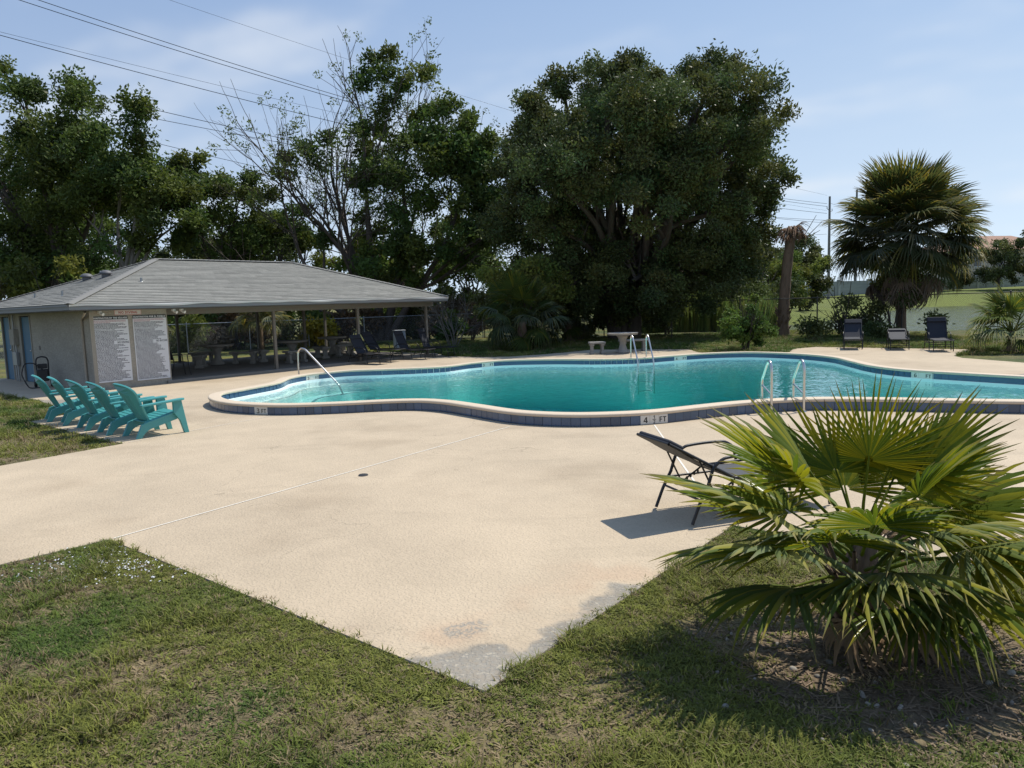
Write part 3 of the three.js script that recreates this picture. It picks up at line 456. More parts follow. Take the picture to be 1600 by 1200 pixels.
// ------------------------------------------------------------ adirondack chairs (front towards +z)
{
  const t = thing('adirondack_chair', 'teal plastic adirondack chair at the lawn end of its row', 'chair', [-8.85, 0, -14.5], 2.2, 'teal chairs in a row'), W = 0.27;
  const sl = []; for (let k = 0; k < 7; k++) sl.push(k);
  for (const k of sl) { const u = k / 6, z = 0.3 - u * 0.46, y = 0.375 - u * 0.12 + (k === 0 ? -0.012 : 0); mesh('seat_slat', new GB().box(0, y, z, 0.53, 0.022, 0.066, 0, -0.27, 0, 0.008), M.teal, t); }
  const sh = new THREE.Shape(); sh.moveTo(-0.2, 0); sh.lineTo(0.2, 0); sh.lineTo(0.285, 0.52); sh.bezierCurveTo(0.285, 0.66, 0.16, 0.76, 0, 0.76); sh.bezierCurveTo(-0.16, 0.76, -0.285, 0.66, -0.285, 0.52); sh.lineTo(-0.2, 0);
  for (let k = -2; k <= 2; k++) { const h = new THREE.Path(), b = k * 0.062, e = k * 0.088, top = 0.62 - Math.abs(k) * 0.05; h.moveTo(b - 0.005, 0.06); h.lineTo(e - 0.007, top); h.lineTo(e + 0.007, top); h.lineTo(b + 0.005, 0.06); sh.holes.push(h); }
  const bg = new THREE.ExtrudeGeometry(sh, { depth: 0.022, bevelEnabled: true, bevelSize: 0.006, bevelThickness: 0.006, bevelSegments: 2, curveSegments: 14 }), bp = bg.attributes.position; for (let k = 0; k < bp.count; k++) bp.setZ(k, bp.getZ(k) + 1.1 * bp.getX(k) ** 2); bg.computeVertexNormals();
  bg.rotateX(-0.5); bg.translate(0, 0.235, -0.17); mesh('backrest', bg, M.teal, t);
  for (const s of [-1, 1]) {
    const a = new THREE.Shape(); a.moveTo(-0.045, -0.36); a.lineTo(0.04, -0.36); a.lineTo(0.07, 0.2); a.quadraticCurveTo(0.075, 0.34, 0, 0.34); a.quadraticCurveTo(-0.065, 0.34, -0.06, 0.2); a.lineTo(-0.045, -0.36);
    const ag = new THREE.ExtrudeGeometry(a, { depth: 0.02, bevelEnabled: true, bevelSize: 0.006, bevelThickness: 0.006, bevelSegments: 2 }); ag.rotateX(Math.PI / 2); ag.rotateX(-0.06); ag.translate(s * 0.325, 0.565, 0.08); mesh('armrest', ag, M.teal, t);
    const fl = new THREE.Shape(); fl.moveTo(0.24, 0.55); fl.lineTo(0.37, 0.55); fl.lineTo(0.46, 0.005); fl.lineTo(0.395, 0.005); fl.lineTo(0.335, 0.22); fl.lineTo(0.24, 0.36); fl.lineTo(0.24, 0.55);
    const fg = new THREE.ExtrudeGeometry(fl, { depth: 0.045, bevelEnabled: true, bevelSize: 0.006, bevelThickness: 0.006, bevelSegments: 2 }); fg.rotateY(-Math.PI / 2); fg.translate(s * 0.315 + 0.022, 0, 0); mesh('front_leg', fg, M.teal, t);
    const rl = new THREE.Shape(); rl.moveTo(0.33, 0.375); rl.lineTo(-0.2, 0.245); rl.lineTo(-0.27, 0.22); rl.lineTo(-0.37, 0.005); rl.lineTo(-0.29, 0.005); rl.quadraticCurveTo(-0.22, 0.13, -0.1, 0.15); rl.lineTo(0.3, 0.25); rl.lineTo(0.33, 0.375);
    const rg = new THREE.ExtrudeGeometry(rl, { depth: 0.04, bevelEnabled: true, bevelSize: 0.006, bevelThickness: 0.006, bevelSegments: 2 }); rg.rotateY(-Math.PI / 2); rg.translate(s * 0.265 + 0.02, 0, 0); mesh('rear_leg', rg, M.teal, t);
  }
  copy(t, 'teal plastic adirondack chair second from the lawn end of its row', [-8.2, 0, -13.95], 2.18); copy(t, 'teal plastic adirondack chair in the middle of its row', [-7.45, 0, -13.25], 2.33); copy(t, 'teal plastic adirondack chair second from the deck end of its row', [-6.75, 0, -12.66], 2.33); copy(t, 'teal plastic adirondack chair at the deck end of its row', [-6.06, 0, -12.22], 2.42);
}
// ------------------------------------------------------------ pool rails
function rail(parent, x, back) { // a bent pole from the deck over the coping into the water; pool towards -z
  mesh('rail', new GB().tube([V(x, 0.005, 0), V(x, 0.4, 0), V(x, 0.72, 0), V(x, 0.84, -0.05), V(x, 0.87, -0.13), V(x, 0.82, -0.22), V(x, 0.6, -0.42), V(x, 0.53, -0.48), V(x, 0.42, -0.5), V(x, -0.3, -0.5), V(x, -0.85, -0.5)], 0.024, 12, 90), M.steel, parent);
  mesh('cross_bar', new GB().rod(V(x, 0.3, 0), V(x, 0.42, -0.5), 0.018, 0.018, 10), M.steel, parent); mesh('flange', new GB().add(new THREE.CylinderGeometry(0.045, 0.055, 0.02, 16), new THREE.Matrix4().makeTranslation(x, 0.01, 0)), M.steel, parent);
}
{
  const near = thing('pool_ladder', 'steel pool ladder rails in front of the near tiled edge', 'ladder', [4.68, 0, -12.42], -0.02); rail(near, -0.27); rail(near, 0.28);
  const far = thing('pool_ladder', 'steel pool ladder rails on the far edge before the concrete table', 'ladder', [4.0, 0, -23.05], Math.PI + 0.15);
  for (const s of [-0.25, 0.25]) { mesh('rail', new GB().tube([V(s, 0.005, 0), V(s, 0.5, 0), V(s, 0.78, -0.02), V(s, 0.88, -0.1), V(s, 0.8, -0.22), V(s, 0.4, -0.48), V(s, 0.1, -0.66), V(s, -0.2, -0.7), V(s, -0.9, -0.7)], 0.024, 12, 80), M.steel, far); mesh('flange', new GB().add(new THREE.CylinderGeometry(0.045, 0.055, 0.02, 16), new THREE.Matrix4().makeTranslation(s, 0.01, 0)), M.steel, far); }
  for (const [o, z] of [[near, -0.5], [far, -0.7]]) for (const y of [-0.25, -0.52, -0.8]) mesh('tread', new GB().box(0.005, y, z, 0.5, 0.03, 0.09, 0, 0, 0, 0.01), M.steel, o);
  const h = thing('entry_handrail', 'single bent steel handrail at the pool entry steps', 'handrail', [-6.25, 0, -21.55], 0);
  mesh('rail', new GB().tube([V(0, 0.005, 0), V(0, 0.5, 0), V(0.02, 0.78, 0.01), V(0.12, 0.88, 0.07), V(0.26, 0.86, 0.16), V(0.42, 0.72, 0.26), V(1.0, 0.18, 0.62), V(1.35, -0.15, 0.84), V(1.55, -0.6, 0.95)], 0.024, 12, 80), M.steel, h); mesh('flange', new GB().add(new THREE.CylinderGeometry(0.045, 0.055, 0.02, 16), new THREE.Matrix4().makeTranslation(0, 0.01, 0)), M.steel, h);
}
// ------------------------------------------------------------ small things by the pavilion
{
  const [x, z] = pav(3.6, -1.2), c = thing('patio_chair', 'dark patio chair just inside the shelter beside the sign wall', 'chair', [x, 0.08, z], 2.3);
  mesh('seat', new GB().box(0, 0.43, 0, 0.46, 0.03, 0.44, 0, 0.05, 0, 0.012), M.sling, c); mesh('backrest', new GB().box(0, 0.7, -0.26, 0.46, 0.4, 0.025, 0, -0.2, 0, 0.012), M.sling, c);
  for (const s of [-1, 1]) { mesh('leg', new GB().tube([V(s * 0.24, 0.64, 0.2), V(s * 0.25, 0.4, 0.22), V(s * 0.26, 0.01, 0.27)], 0.016), M.black, c); mesh('leg', new GB().tube([V(s * 0.23, 0.9, -0.3), V(s * 0.24, 0.45, -0.2), V(s * 0.26, 0.01, -0.3)], 0.016), M.black, c); mesh('armrest', new GB().box(s * 0.25, 0.65, -0.02, 0.045, 0.022, 0.48, 0, 0, 0, 0.01), M.black, c); }
  const [a, b] = pav(0.3, -2.6), w = thing('hose_cart', 'black wheeled hose cart with loop handle against the side wall', 'cart', [a, 0, b], 0.5);
  mesh('handle', new GB().tube([V(-0.14, 0.3, 0), V(-0.15, 0.75, -0.05), V(-0.11, 0.86, -0.06), V(0, 0.89, -0.06), V(0.11, 0.86, -0.06), V(0.15, 0.75, -0.05), V(0.14, 0.3, 0)], 0.02, 8, 40), M.black, w); mesh('body', new GB().box(0, 0.36, 0, 0.3, 0.34, 0.26, 0, 0, 0, 0.04).box(0, 0.62, -0.02, 0.24, 0.14, 0.08, 0, 0, 0, 0.02), M.black, w);
  for (const s of [-1, 1]) mesh('wheel', new THREE.TorusGeometry(0.1, 0.035, 8, 20).rotateY(Math.PI / 2).translate(s * 0.2, 0.135, -0.05), M.black, w);
  mesh('hose', new GB().tube([V(0.05, 0.5, 0.14), V(-0.2, 0.72, 0.15), V(-0.42, 0.7, 0.1), V(-0.5, 0.4, 0.1), V(-0.35, 0.04, 0.15), V(-0.1, 0.03, 0.25)], 0.016, 8, 40), M.black, w);
  const u = thing('utility_cabinet', 'small pale utility cabinet on the lawn past the pavilion end', 'cabinet', [-5.2, -0.03, -34.5], 0.4); mesh('body', new GB().box(0, 0.45, 0, 0.5, 0.9, 0.4, 0, 0, 0, 0.02), mat([0.28, 0.32, 0.36], 0.6), u); mesh('lid', new GB().box(0, 0.92, 0, 0.54, 0.05, 0.44, 0, 0, 0, 0.015), M.galv, u);
}

// ------------------------------------------------------------ palms
// a fan leaf: hub at the origin, axis +y, upper face +z, petiole towards -y
function fanGeometry(seed, { n = 40, R = 0.6, spread = 2.3, droop = 0.25, fuse = 0.42, petiole = 0.5, secs = [0.05, 0.24, 0.42, 0.6, 0.8, 1], green = [0.055, 0.105, 0.02], tip = [0.2, 0.15, 0.05], yellow = 0.1, arch = 0.12, pr = 0.011, ragged = 0.1 }) {
  const r = rng(seed), g = new GB(); g.colored = true; const dA = 2 * spread / n;
  for (let k = 0; k < n; k++) {
    const a = -spread + (k + 0.5) * dA, L = R * (0.68 + 0.32 * Math.cos(a * 0.62)) * (1 - ragged * r()), dr = droop * (0.7 + 0.7 * r()), tw = (r() - 0.5) * 0.12, yel = r() < yellow ? 0.5 + 0.5 * r() : 0.12 * r(), dry = r() < 0.5 ? 0.75 + 0.2 * r() : 0.93;
    const o = g.p.length / 3;
    secs.forEach((s, q) => {
      const rad = L * s, w = s <= fuse ? rad * Math.sin(dA / 2) : L * fuse * Math.sin(dA / 2) * (1 - Math.pow((s - fuse) / (1 - fuse), 1.5)) + 0.0008, fold = Math.min(w * 0.75, 0.02);
      const b = a + tw * s * s, z = -dr * rad * s * s - arch * R * (1 - Math.cos(a)) * 0.35 * s, bend = 1 - 0.35 * dr * s * s;
      for (const [e, f] of [[-1, -fold], [0, fold], [1, -fold]]) {
        const x = Math.sin(b) * rad * bend + Math.cos(b) * w * e, y = Math.cos(b) * rad * bend - Math.sin(b) * w * e;
        g.p.push(x, y, z + f); const nx = e * 0.55; g.n.push(Math.cos(b) * nx, -Math.sin(b) * nx, 1); g.u.push(e, s);
        let c = mix3(green, [green[0] * 4.2, green[1] * 2.4, green[2] * 0.9], yel * (0.4 + 0.6 * s)); c = mix3(c, tip, sstep(dry, 1.0, s)); g.c.push(c[0], c[1], c[2]);
      }
      if (q) for (const e of [0, 1]) { const A = o + (q - 1) * 3 + e, B = A + 1, C = A + 3, D = C + 1; g.i.push(A, B, C, B, D, C); }
    });
  }
  if (petiole > 0) {
    const o = g.p.length / 3; g.limb([V(0, -petiole, -0.06 * petiole), V(0, -petiole * 0.5, 0.03 * petiole), V(0, 0.03, 0.002)], [pr * 1.4, pr, pr * 0.6], 5);
    for (let k = o; k < g.p.length / 3; k++) g.c.push(green[0] * 1.6, green[1] * 1.3, green[2] * 1.5);
  }
  return g.geo();
}
function placeFrond(parent, name, g, m, base, az, el, len, roll, scale) { // the petiole foot sits at base; az from -z towards +x
  const d = V(Math.sin(az) * Math.cos(el), Math.sin(el), -Math.cos(az) * Math.cos(el)), up = Math.abs(d.y) > 0.98 ? V(-Math.sin(az), 0, Math.cos(az)) : V(0, 1, 0);
  const zz = up.clone().addScaledVector(d, -up.dot(d)).normalize().applyAxisAngle(d, roll), xx = d.clone().cross(zz), o = mesh(name, g, m, parent);
  o.quaternion.setFromRotationMatrix(new THREE.Matrix4().makeBasis(xx, d, zz)); o.position.copy(base).addScaledVector(d, len * scale); o.scale.setScalar(scale); return o;
}
// the large fan palm in the foreground
{
  const p = thing('fan_palm', 'large green fan palm in a bare earth bed beside the lone lounger', 'palm', [1.93, -0.014, -4.1]);
  const kinds = []; for (let k = 0; k < 6; k++) kinds.push(fanGeometry(100 + k, { n: 30 + k, R: 0.72, droop: 0.05 + 0.06 * k, petiole: 0.56, yellow: k < 2 ? 0.55 : 0.35, spread: 1.7 + 0.07 * k, green: [0.1, 0.155, 0.013], ragged: 0.2, fuse: 0.44 }));
  const bright = fanGeometry(140, { n: 38, R: 0.7, droop: 0.05, petiole: 0.6, yellow: 0.6, spread: 1.75, green: [0.15, 0.2, 0.012], ragged: 0.18, fuse: 0.34 });
  const st = new GB(); st.limb([V(0, -0.1, 0), V(0.02, 0.15, 0), V(0.05, 0.42, -0.02), V(0.1, 0.6, -0.04)], [0.13, 0.12, 0.1, 0.06], 12); mesh('stem', st, M.palmBark, p);
  const R = rng(9), b0 = V(0.05, 0.38, -0.02);
  for (let k = 0; k < 22; k++) { const a = R() * 6.28, e = 0.3 + R() * 0.7; mesh('leaf_stub', new GB().limb([V(Math.sin(a) * 0.06, 0.05 + k * 0.015, -Math.cos(a) * 0.06), V(Math.sin(a) * (0.16 + 0.1 * R()), 0.12 + k * 0.02 + e * 0.1, -Math.cos(a) * (0.16 + 0.1 * R()))], [0.018, 0.01], 5), M.palmBark, p); }
  // azimuth, elevation, roll, kind, size: fronds set out as in the plant
  const F = [[0.7, 1.25, 0, -1, 0.85], [1.1, 1.05, 0.2, -1, 0.84], [-0.3, 1.1, -0.2, 0, 0.78], [-1.45, 0.85, 0.3, 1, 1.0], [-1.1, 1.0, 0, 0, 0.9], [-1.6, 0.5, 0.2, 1, 1.12], [-1.95, 0.3, 0.3, 2, 1.08], [-2.4, 0.5, 0.2, 2, 0.88], [-3.05, 0.3, 0, 3, 0.85], [2.65, 0.1, 0, 5, 0.92], [2.2, 0.35, -0.2, 4, 1.0], [1.85, 0.2, 0, 3, 1.08], [1.5, 0.5, 0, 2, 1.05], [0.9, 0.75, 0, 1, 0.95], [0.2, 0.7, 0, 2, 0.85], [-0.8, 0.5, 0, 2, 0.85], [2.3, 0.9, -0.3, 1, 0.85], [1.65, 0.95, 0, 0, 0.95], [-2.1, 0.08, 0.2, 4, 1.0], [2.95, -0.05, 0, 5, 0.75], [2.75, 0.55, 0, 3, 0.85], [-2.7, 0.2, 0.1, 4, 0.88], [1.2, 0.3, 0.2, 3, 0.95], [-2.9, 0.7, 0, 2, 0.78]];
  F.forEach(([az, el, roll, kd, s], i) => placeFrond(p, 'frond', kd < 0 ? bright : kinds[kd], M.frondNear, b0.clone().add(V(0, el * 0.16, 0)), az, el, 0.56, roll, s));
  const dead = fanGeometry(160, { n: 22, R: 0.45, droop: 0.6, petiole: 0.4, green: [0.17, 0.12, 0.07], tip: [0.22, 0.16, 0.1], yellow: 0, ragged: 0.4 }); for (const [az, el] of [[-2.6, -0.5], [1.9, -0.45], [0.9, 0.5], [2.6, -0.6]]) placeFrond(p, 'dead_frond', dead, M.frondDead, b0, az, el, 0.4, 0.4, 0.85);
}
function fanPalm(name, label, [x, z], { h, tr, n, R, pet, seed, low = -0.5, top = 1.45, dead = 0, green = [0.07, 0.11, 0.022], m = M.frondFar, cluster = 0.1, group, size = 1, segs = 26, droop = 0.3 }) {
  const y = groundY(x, z), p = thing(name, label, 'palm', [x, y, z], 0, group), r = rng(seed), K = []; for (let k = 0; k < 4; k++) K.push(fanGeometry(seed * 7 + k, { n: segs, R, droop: droop * (0.6 + 0.6 * k), petiole: pet, secs: [0.05, 0.42, 0.75, 1], green, pr: 0.016, fuse: 0.4, spread: 2.0, yellow: 0.12 }));
  const pts = [], rad = []; for (let k = 0; k <= 8; k++) { const t = k / 8; pts.push(V(Math.sin(t * 2 + seed) * 0.06 * h * 0.3 * t, t * h - 0.1, Math.cos(t * 1.7 + seed) * 0.03 * h * t)); rad.push(tr * (1 - 0.25 * t) * (k === 0 ? 1.3 : 1)); } mesh('trunk', new GB().limb(pts, rad, 12), M.palmBark, p);
  const c = pts[8];
  for (let k = 0; k < n; k++) { const az = k * 2.39996 + r() * 0.5, el = lerp(top, low, Math.pow((k + 0.5) / n, 0.95)) + (r() - 0.5) * 0.25; placeFrond(p, 'frond', K[clamp(Math.floor((1 - (el - low) / (top - low)) * 4), 0, 3)], m, c.clone().add(V((r() - 0.5) * cluster, (r() - 0.3) * cluster, (r() - 0.5) * cluster)), az, el, pet, (r() - 0.5) * 0.7, size * (0.85 + 0.3 * r())); }
  if (dead) { const D = fanGeometry(seed + 77, { n: 18, R: R * 0.9, droop: 0.7, petiole: pet, secs: [0.05, 0.4, 0.7, 1], green: [0.13, 0.1, 0.07], tip: [0.17, 0.13, 0.09], yellow: 0, pr: 0.016, ragged: 0.4, spread: 1.2 }); for (let k = 0; k < dead; k++) placeFrond(p, 'dead_frond', D, M.frondDead, c.clone().add(V(0, -0.15 - 0.35 * r(), 0)), k * 2.4 + r(), -0.75 - 0.5 * r(), pet, (r() - 0.5), size * (0.8 + 0.3 * r())); }
  return p;
}
fanPalm('cabbage_palm', 'tall cabbage palm with full round crown and brown skirt by the fence', [17.3, -32.6], { h: 4.3, tr: 0.22, n: 130, R: 1.5, pet: 1.75, seed: 4, low: -0.6, dead: 46, droop: 0.17, cluster: 0.7, green: [0.075, 0.1, 0.028], segs: 30 });
fanPalm('small_fan_palm', 'low bright fan palm at the deck edge beside the far lounger pad', [15.6, -22.9], { h: 0.75, tr: 0.13, n: 26, R: 0.72, pet: 0.8, seed: 6, low: -0.35, green: [0.085, 0.13, 0.025], dead: 3 });
fanPalm('small_fan_palm', 'dark bushy fan palm under the great oak, behind the pool', [0.5, -31.3], { h: 1.3, tr: 0.24, n: 44, R: 1.0, pet: 1.1, seed: 8, low: -0.7, dead: 10, cluster: 0.4 });
fanPalm('small_fan_palm', 'small shaded fan palm beside the oak trunk', [3.0, -37.5], { h: 1.2, tr: 0.16, n: 24, R: 0.8, pet: 0.8, seed: 10, low: -0.5, dead: 6 });
fanPalm('small_fan_palm', 'spiky fan palm showing pale behind the shelter near the end room', [-16.5, -32.5], { h: 1.5, tr: 0.14, n: 22, R: 0.8, pet: 0.8, seed: 12, low: -0.3, green: [0.14, 0.15, 0.04] });
fanPalm('small_fan_palm', 'spiky fan palm behind the middle of the shelter', [-12.2, -36], { h: 1.6, tr: 0.14, n: 22, R: 0.8, pet: 0.8, seed: 13, low: -0.3, green: [0.11, 0.13, 0.04] });
{ // the headless palm
  const p = thing('dead_palm', 'dead palm trunk with a drooping brown stump of fronds and bare stalks', 'palm', [12.95, -0.03, -35]), g = new GB(), pts = [], rad = []; for (let k = 0; k <= 14; k++) { const t = k / 14; pts.push(V(0.38 * t * t, t * 5.15 - 0.1, 0)); rad.push((k < 2 ? 0.34 - 0.05 * k : 0.27 - 0.06 * t) + 0.015 * Math.sin(k * 2.1)); } mesh('trunk', g.limb(pts, rad, 14), M.palmBark, p);
  const r = rng(31), boots = new GB(); for (let k = 0; k < 46; k++) { const a = r() * 6.28, y = 0.2 + r() * 1.1, q = 0.3; boots.limb([V(Math.sin(a) * q * 0.8, y, Math.cos(a) * q * 0.8), V(Math.sin(a) * (q + 0.07), y + 0.16, Math.cos(a) * (q + 0.07))], [0.05, 0.02], 5); } kind(mesh('leaf_boots', boots, M.palmBark, p), 'stuff');
  for (let k = 0; k < 26; k++) { const a = k * 2.4 + r(), L = 0.45 + 0.4 * r(), s = Math.sin(a), c = Math.cos(a), y0 = 4.75 + r() * 0.35; mesh('dead_stalk', new GB().limb([V(0.36 + s * 0.1, y0, c * 0.1), V(0.36 + s * L * 0.6, y0 + 0.22 - 0.2 * r(), c * L * 0.6), V(0.36 + s * L, y0 - 0.15 - 0.4 * r(), c * L)], [0.05, 0.04, 0.015], 5), M.palmBark, p); }
  const dg = fanGeometry(88, { n: 12, R: 0.55, droop: 0.9, petiole: 0.3, secs: [0.05, 0.4, 0.7, 1], green: [0.11, 0.07, 0.045], tip: [0.14, 0.09, 0.06], yellow: 0, ragged: 0.5, spread: 0.9 }); for (let k = 0; k < 16; k++) placeFrond(p, 'dead_frond', dg, M.frondDead, V(0.36, 4.85 + 0.25 * r(), 0), k * 2.4, -0.5 + 1.1 * r(), 0.3, r() - 0.5, 0.8 + 0.5 * r());
  for (const [L, hgt] of [[1.5, 0.75], [1.2, 1.05], [1.4, 0.35]]) mesh('bare_stalk', new GB().limb([V(0.4, 4.6, 0), V(0.4 + L * 0.45, 4.55 + hgt * 0.2, 0.1), V(0.4 + L * 0.9, 4.6 + hgt, 0.1)], [0.03, 0.022, 0.01], 5), M.palmBark, p);
}

// ------------------------------------------------------------ trees
const clusterGeo = (() => { const make = (seed, n, rad, L, w) => { const r = rng(seed), g = new GB(); for (let k = 0; k < n; k++) { const d = V(r() - 0.5, r() - 0.5, r() - 0.5).normalize(), c = d.clone().multiplyScalar(rad * Math.cbrt(r())), a = V(r() - 0.5, r() * 0.6 - 0.5, r() - 0.5).normalize(), b = a.clone().cross(V(r() - 0.5, r() - 0.2, r() - 0.5)).normalize(), l = L * (0.7 + 0.6 * r()); g.quad(c.clone(), c.clone().addScaledVector(a, l * 0.5).addScaledVector(b, w), c.clone().addScaledVector(a, l), c.clone().addScaledVector(a, l * 0.5).addScaledVector(b, -w)); } return g.geo(); };
  return { fine: make(1, 20, 0.33, 0.175, 0.04), broad: make(2, 17, 0.35, 0.22, 0.06), far: make(3, 14, 0.42, 0.26, 0.08), bush: make(4, 14, 0.16, 0.1, 0.03) }; })();
function crown(parent, lobes, geo, m, seed, density, gap = 0.44, tint = [1, 1, 1]) {
  const r = rng(seed), mats = [], cols = [], q = new THREE.Quaternion(), e = new THREE.Euler();
  for (const [x, y, z, a, b, c, k = 1] of lobes) { // sprays of leaves round the skin of each clump, fewer inside
    const total = density * k * (a * b + b * c + a * c), per = 26, n = Math.round(total / per);
    for (let i = 0; i < n; i++) {
      const d = V(r() - 0.5, r() - 0.5, r() - 0.5).normalize(), rr = Math.pow(r(), 0.3), wob = 0.5 + 1.05 * noise3(d.x * 3 + x, d.y * 3 + y, d.z * 3 + z + seed), C = V(x + d.x * a * rr * wob, y + d.y * b * rr * wob, z + d.z * c * rr * wob);
      if (C.y < 0.2 || noise3(C.x * 0.62 + seed, C.y * 0.7, C.z * 0.62) < gap - 0.04) continue;
      const S = Math.min(0.85, 0.3 * Math.min(a, b, c)) * (0.7 + 0.8 * r()), tone = 0.7 + 0.55 * r(), warm = r();
      for (let j = 0; j < per; j++) {
        const P = V((r() + r() - 1) * S * 1.15, (r() + r() - 1) * S * 0.75, (r() + r() - 1) * S * 1.15).add(C); if (P.y < 0.12) continue;
        const s = 0.65 + 0.6 * r(); q.setFromEuler(e.set(r() * 6.3, r() * 6.3, r() * 6.3)); mats.push(new THREE.Matrix4().compose(P, q, V(s, s, s)));
        const t = tone * (0.8 + 0.4 * r()); cols.push(col([t * (0.85 + 0.4 * warm) * tint[0], t * tint[1], t * (0.95 - 0.2 * warm) * tint[2]]));
      }
    }
  }
  return instanced('crown', geo, m, mats, cols, parent);
}
function branch(g, r, p, d, len, rad, depth, tips, opt) { // a limb that wanders and forks
  const n = 5, pts = [p.clone()], radii = [rad]; let q = p.clone(), dir = d.clone();
  for (let k = 1; k <= n; k++) { dir.add(V((r() - 0.5) * opt.wander, (r() - 0.5) * opt.wander + opt.lift, (r() - 0.5) * opt.wander)).normalize(); q = q.clone().addScaledVector(dir, len / n); pts.push(q); radii.push(rad * (1 - 0.42 * k / n)); }
  g.limb(pts, radii, depth > 2 ? 9 : depth > 0 ? 6 : 4);
  if (depth === 0) { tips.push(q); return; }
  const kids = depth > 2 ? 3 : opt.kids || 3;
  for (let k = 0; k < kids; k++) { const at = k === 0 ? n : 2 + Math.floor(r() * (n - 2)), ax = V(r() - 0.5, r() - 0.5, r() - 0.5).normalize(), nd = dir.clone().applyAxisAngle(ax.cross(dir).normalize(), opt.spread * (0.5 + 0.7 * r()) * (k === 0 ? 0.4 : 1)); branch(g, r, pts[at], nd, len * (0.62 + 0.2 * r()), radii[at] * (k === 0 ? 0.85 : 0.6), depth - 1, tips, opt); }
}
function tree(name, label, [x, z], { trunk, r0, lobes, geo, m, seed, density, gap, bark = M.bark, tint, group, stems }) {
  const y = groundY(x, z), t = thing(name, label, 'tree', [x, y, z], 0, group), g = new GB(), r = rng(seed);
  const bases = stems || [[0, 0, 0]];
  lobes.forEach(([lx, ly, lz, a, b, c], i) => { // one limb to each clump, forking inside it
    const s = bases[i % bases.length], A = V(s[0], -0.15, s[2] || 0), F = V(s[0] * 1.6 + lx * 0.12, trunk * (0.7 + 0.3 * r()), (s[2] || 0) * 1.6 + lz * 0.12), E = V(lx, ly - b * 0.25, lz), pts = [], rad = [];
    const cv = new THREE.CatmullRomCurve3([A, V(s[0] * 1.2, trunk * 0.45, (s[2] || 0) * 1.2), F, F.clone().lerp(E, 0.5).add(V((r() - 0.5), 0.3 + r() * 0.5, (r() - 0.5))), E]); for (let k = 0; k <= 12; k++) { pts.push(cv.getPoint(k / 12)); rad.push(lerp(r0, r0 * 0.18, Math.pow(k / 12, 0.7))); } g.limb(pts, rad, 9);
    const tips = []; for (let k = 0; k < 3; k++) branch(g, r, pts[9 + k], V(r() - 0.5, 0.3 + r() * 0.5, r() - 0.5).normalize(), Math.max(a, b) * 0.6, r0 * 0.2, 1, tips, { wander: 0.35, lift: 0.06, spread: 0.8 });
  });
  mesh('trunk', g, bark, t); crown(t, lobes, geo, m, seed + 1, density, gap, tint); return t;
}
// the great dense oak behind the pool
tree('oak_tree', 'huge dense dark oak with a wide rounded crown behind the pool', [5.9, -38.5], { trunk: 3.2, r0: 0.42, seed: 41, density: 50, gap: 0.41, geo: clusterGeo.fine, m: M.leafOak, stems: [[0, 0, 0], [0.5, 0, 0.2], [-0.45, 0, 0.1]],
  lobes: (() => { const r = rng(43), L = [[0, 7.2, 0.5, 4.6, 3.8, 4.6], [-3.4, 9, 1, 2.4, 2.2, 2.6], [2.6, 10.4, 1, 2.6, 2.2, 2.6], [-0.8, 10.8, 0, 2.4, 2, 2.6], [4.6, 7.6, 1, 2.4, 2.4, 2.8], [-4.6, 6, 1.5, 2.2, 2.2, 2.6], [0, 4.2, 2, 3, 1.7, 2.4], [4.2, 4.2, 1, 2.4, 1.7, 2.4], [-4, 3.8, 1.5, 2.4, 1.6, 2.4], [1, 2.1, -1.5, 3.4, 1.5, 1.5], [0, 9.6, 6.2, 2.4, 1.9, 2.2], [4.2, 9.6, 6.2, 2.3, 1.8, 2.2], [-3.6, 7.6, 5.6, 2.3, 1.9, 2.2], [1.2, 6.4, 6.4, 2.6, 1.7, 2], [-3, 3, 3, 2.2, 1.6, 2], [2.8, 2.9, 3, 2.2, 1.6, 2], [-0.2, 3.2, 4, 2.2, 1.5, 1.8], [5.6, 3.2, 1, 1.8, 1.5, 1.8], [-5.4, 2.8, 1, 1.8, 1.6, 1.8], [0.6, 1.4, 1.6, 2.2, 1, 1.2]];
    for (let k = 0; k < 34; k++) { const a = k * 2.4, u = -0.45 + 1.45 * (k + 0.5) / 34, c = Math.sqrt(1 - u * u * 0.98), q = 0.85 + 0.65 * r(); L.push([0.4 + Math.cos(a) * c * 6.4, 7.7 + u * 5.3, 0.8 + Math.sin(a) * c * 5.8, q, q * 0.85, q, 1.25]); } return L; })() });
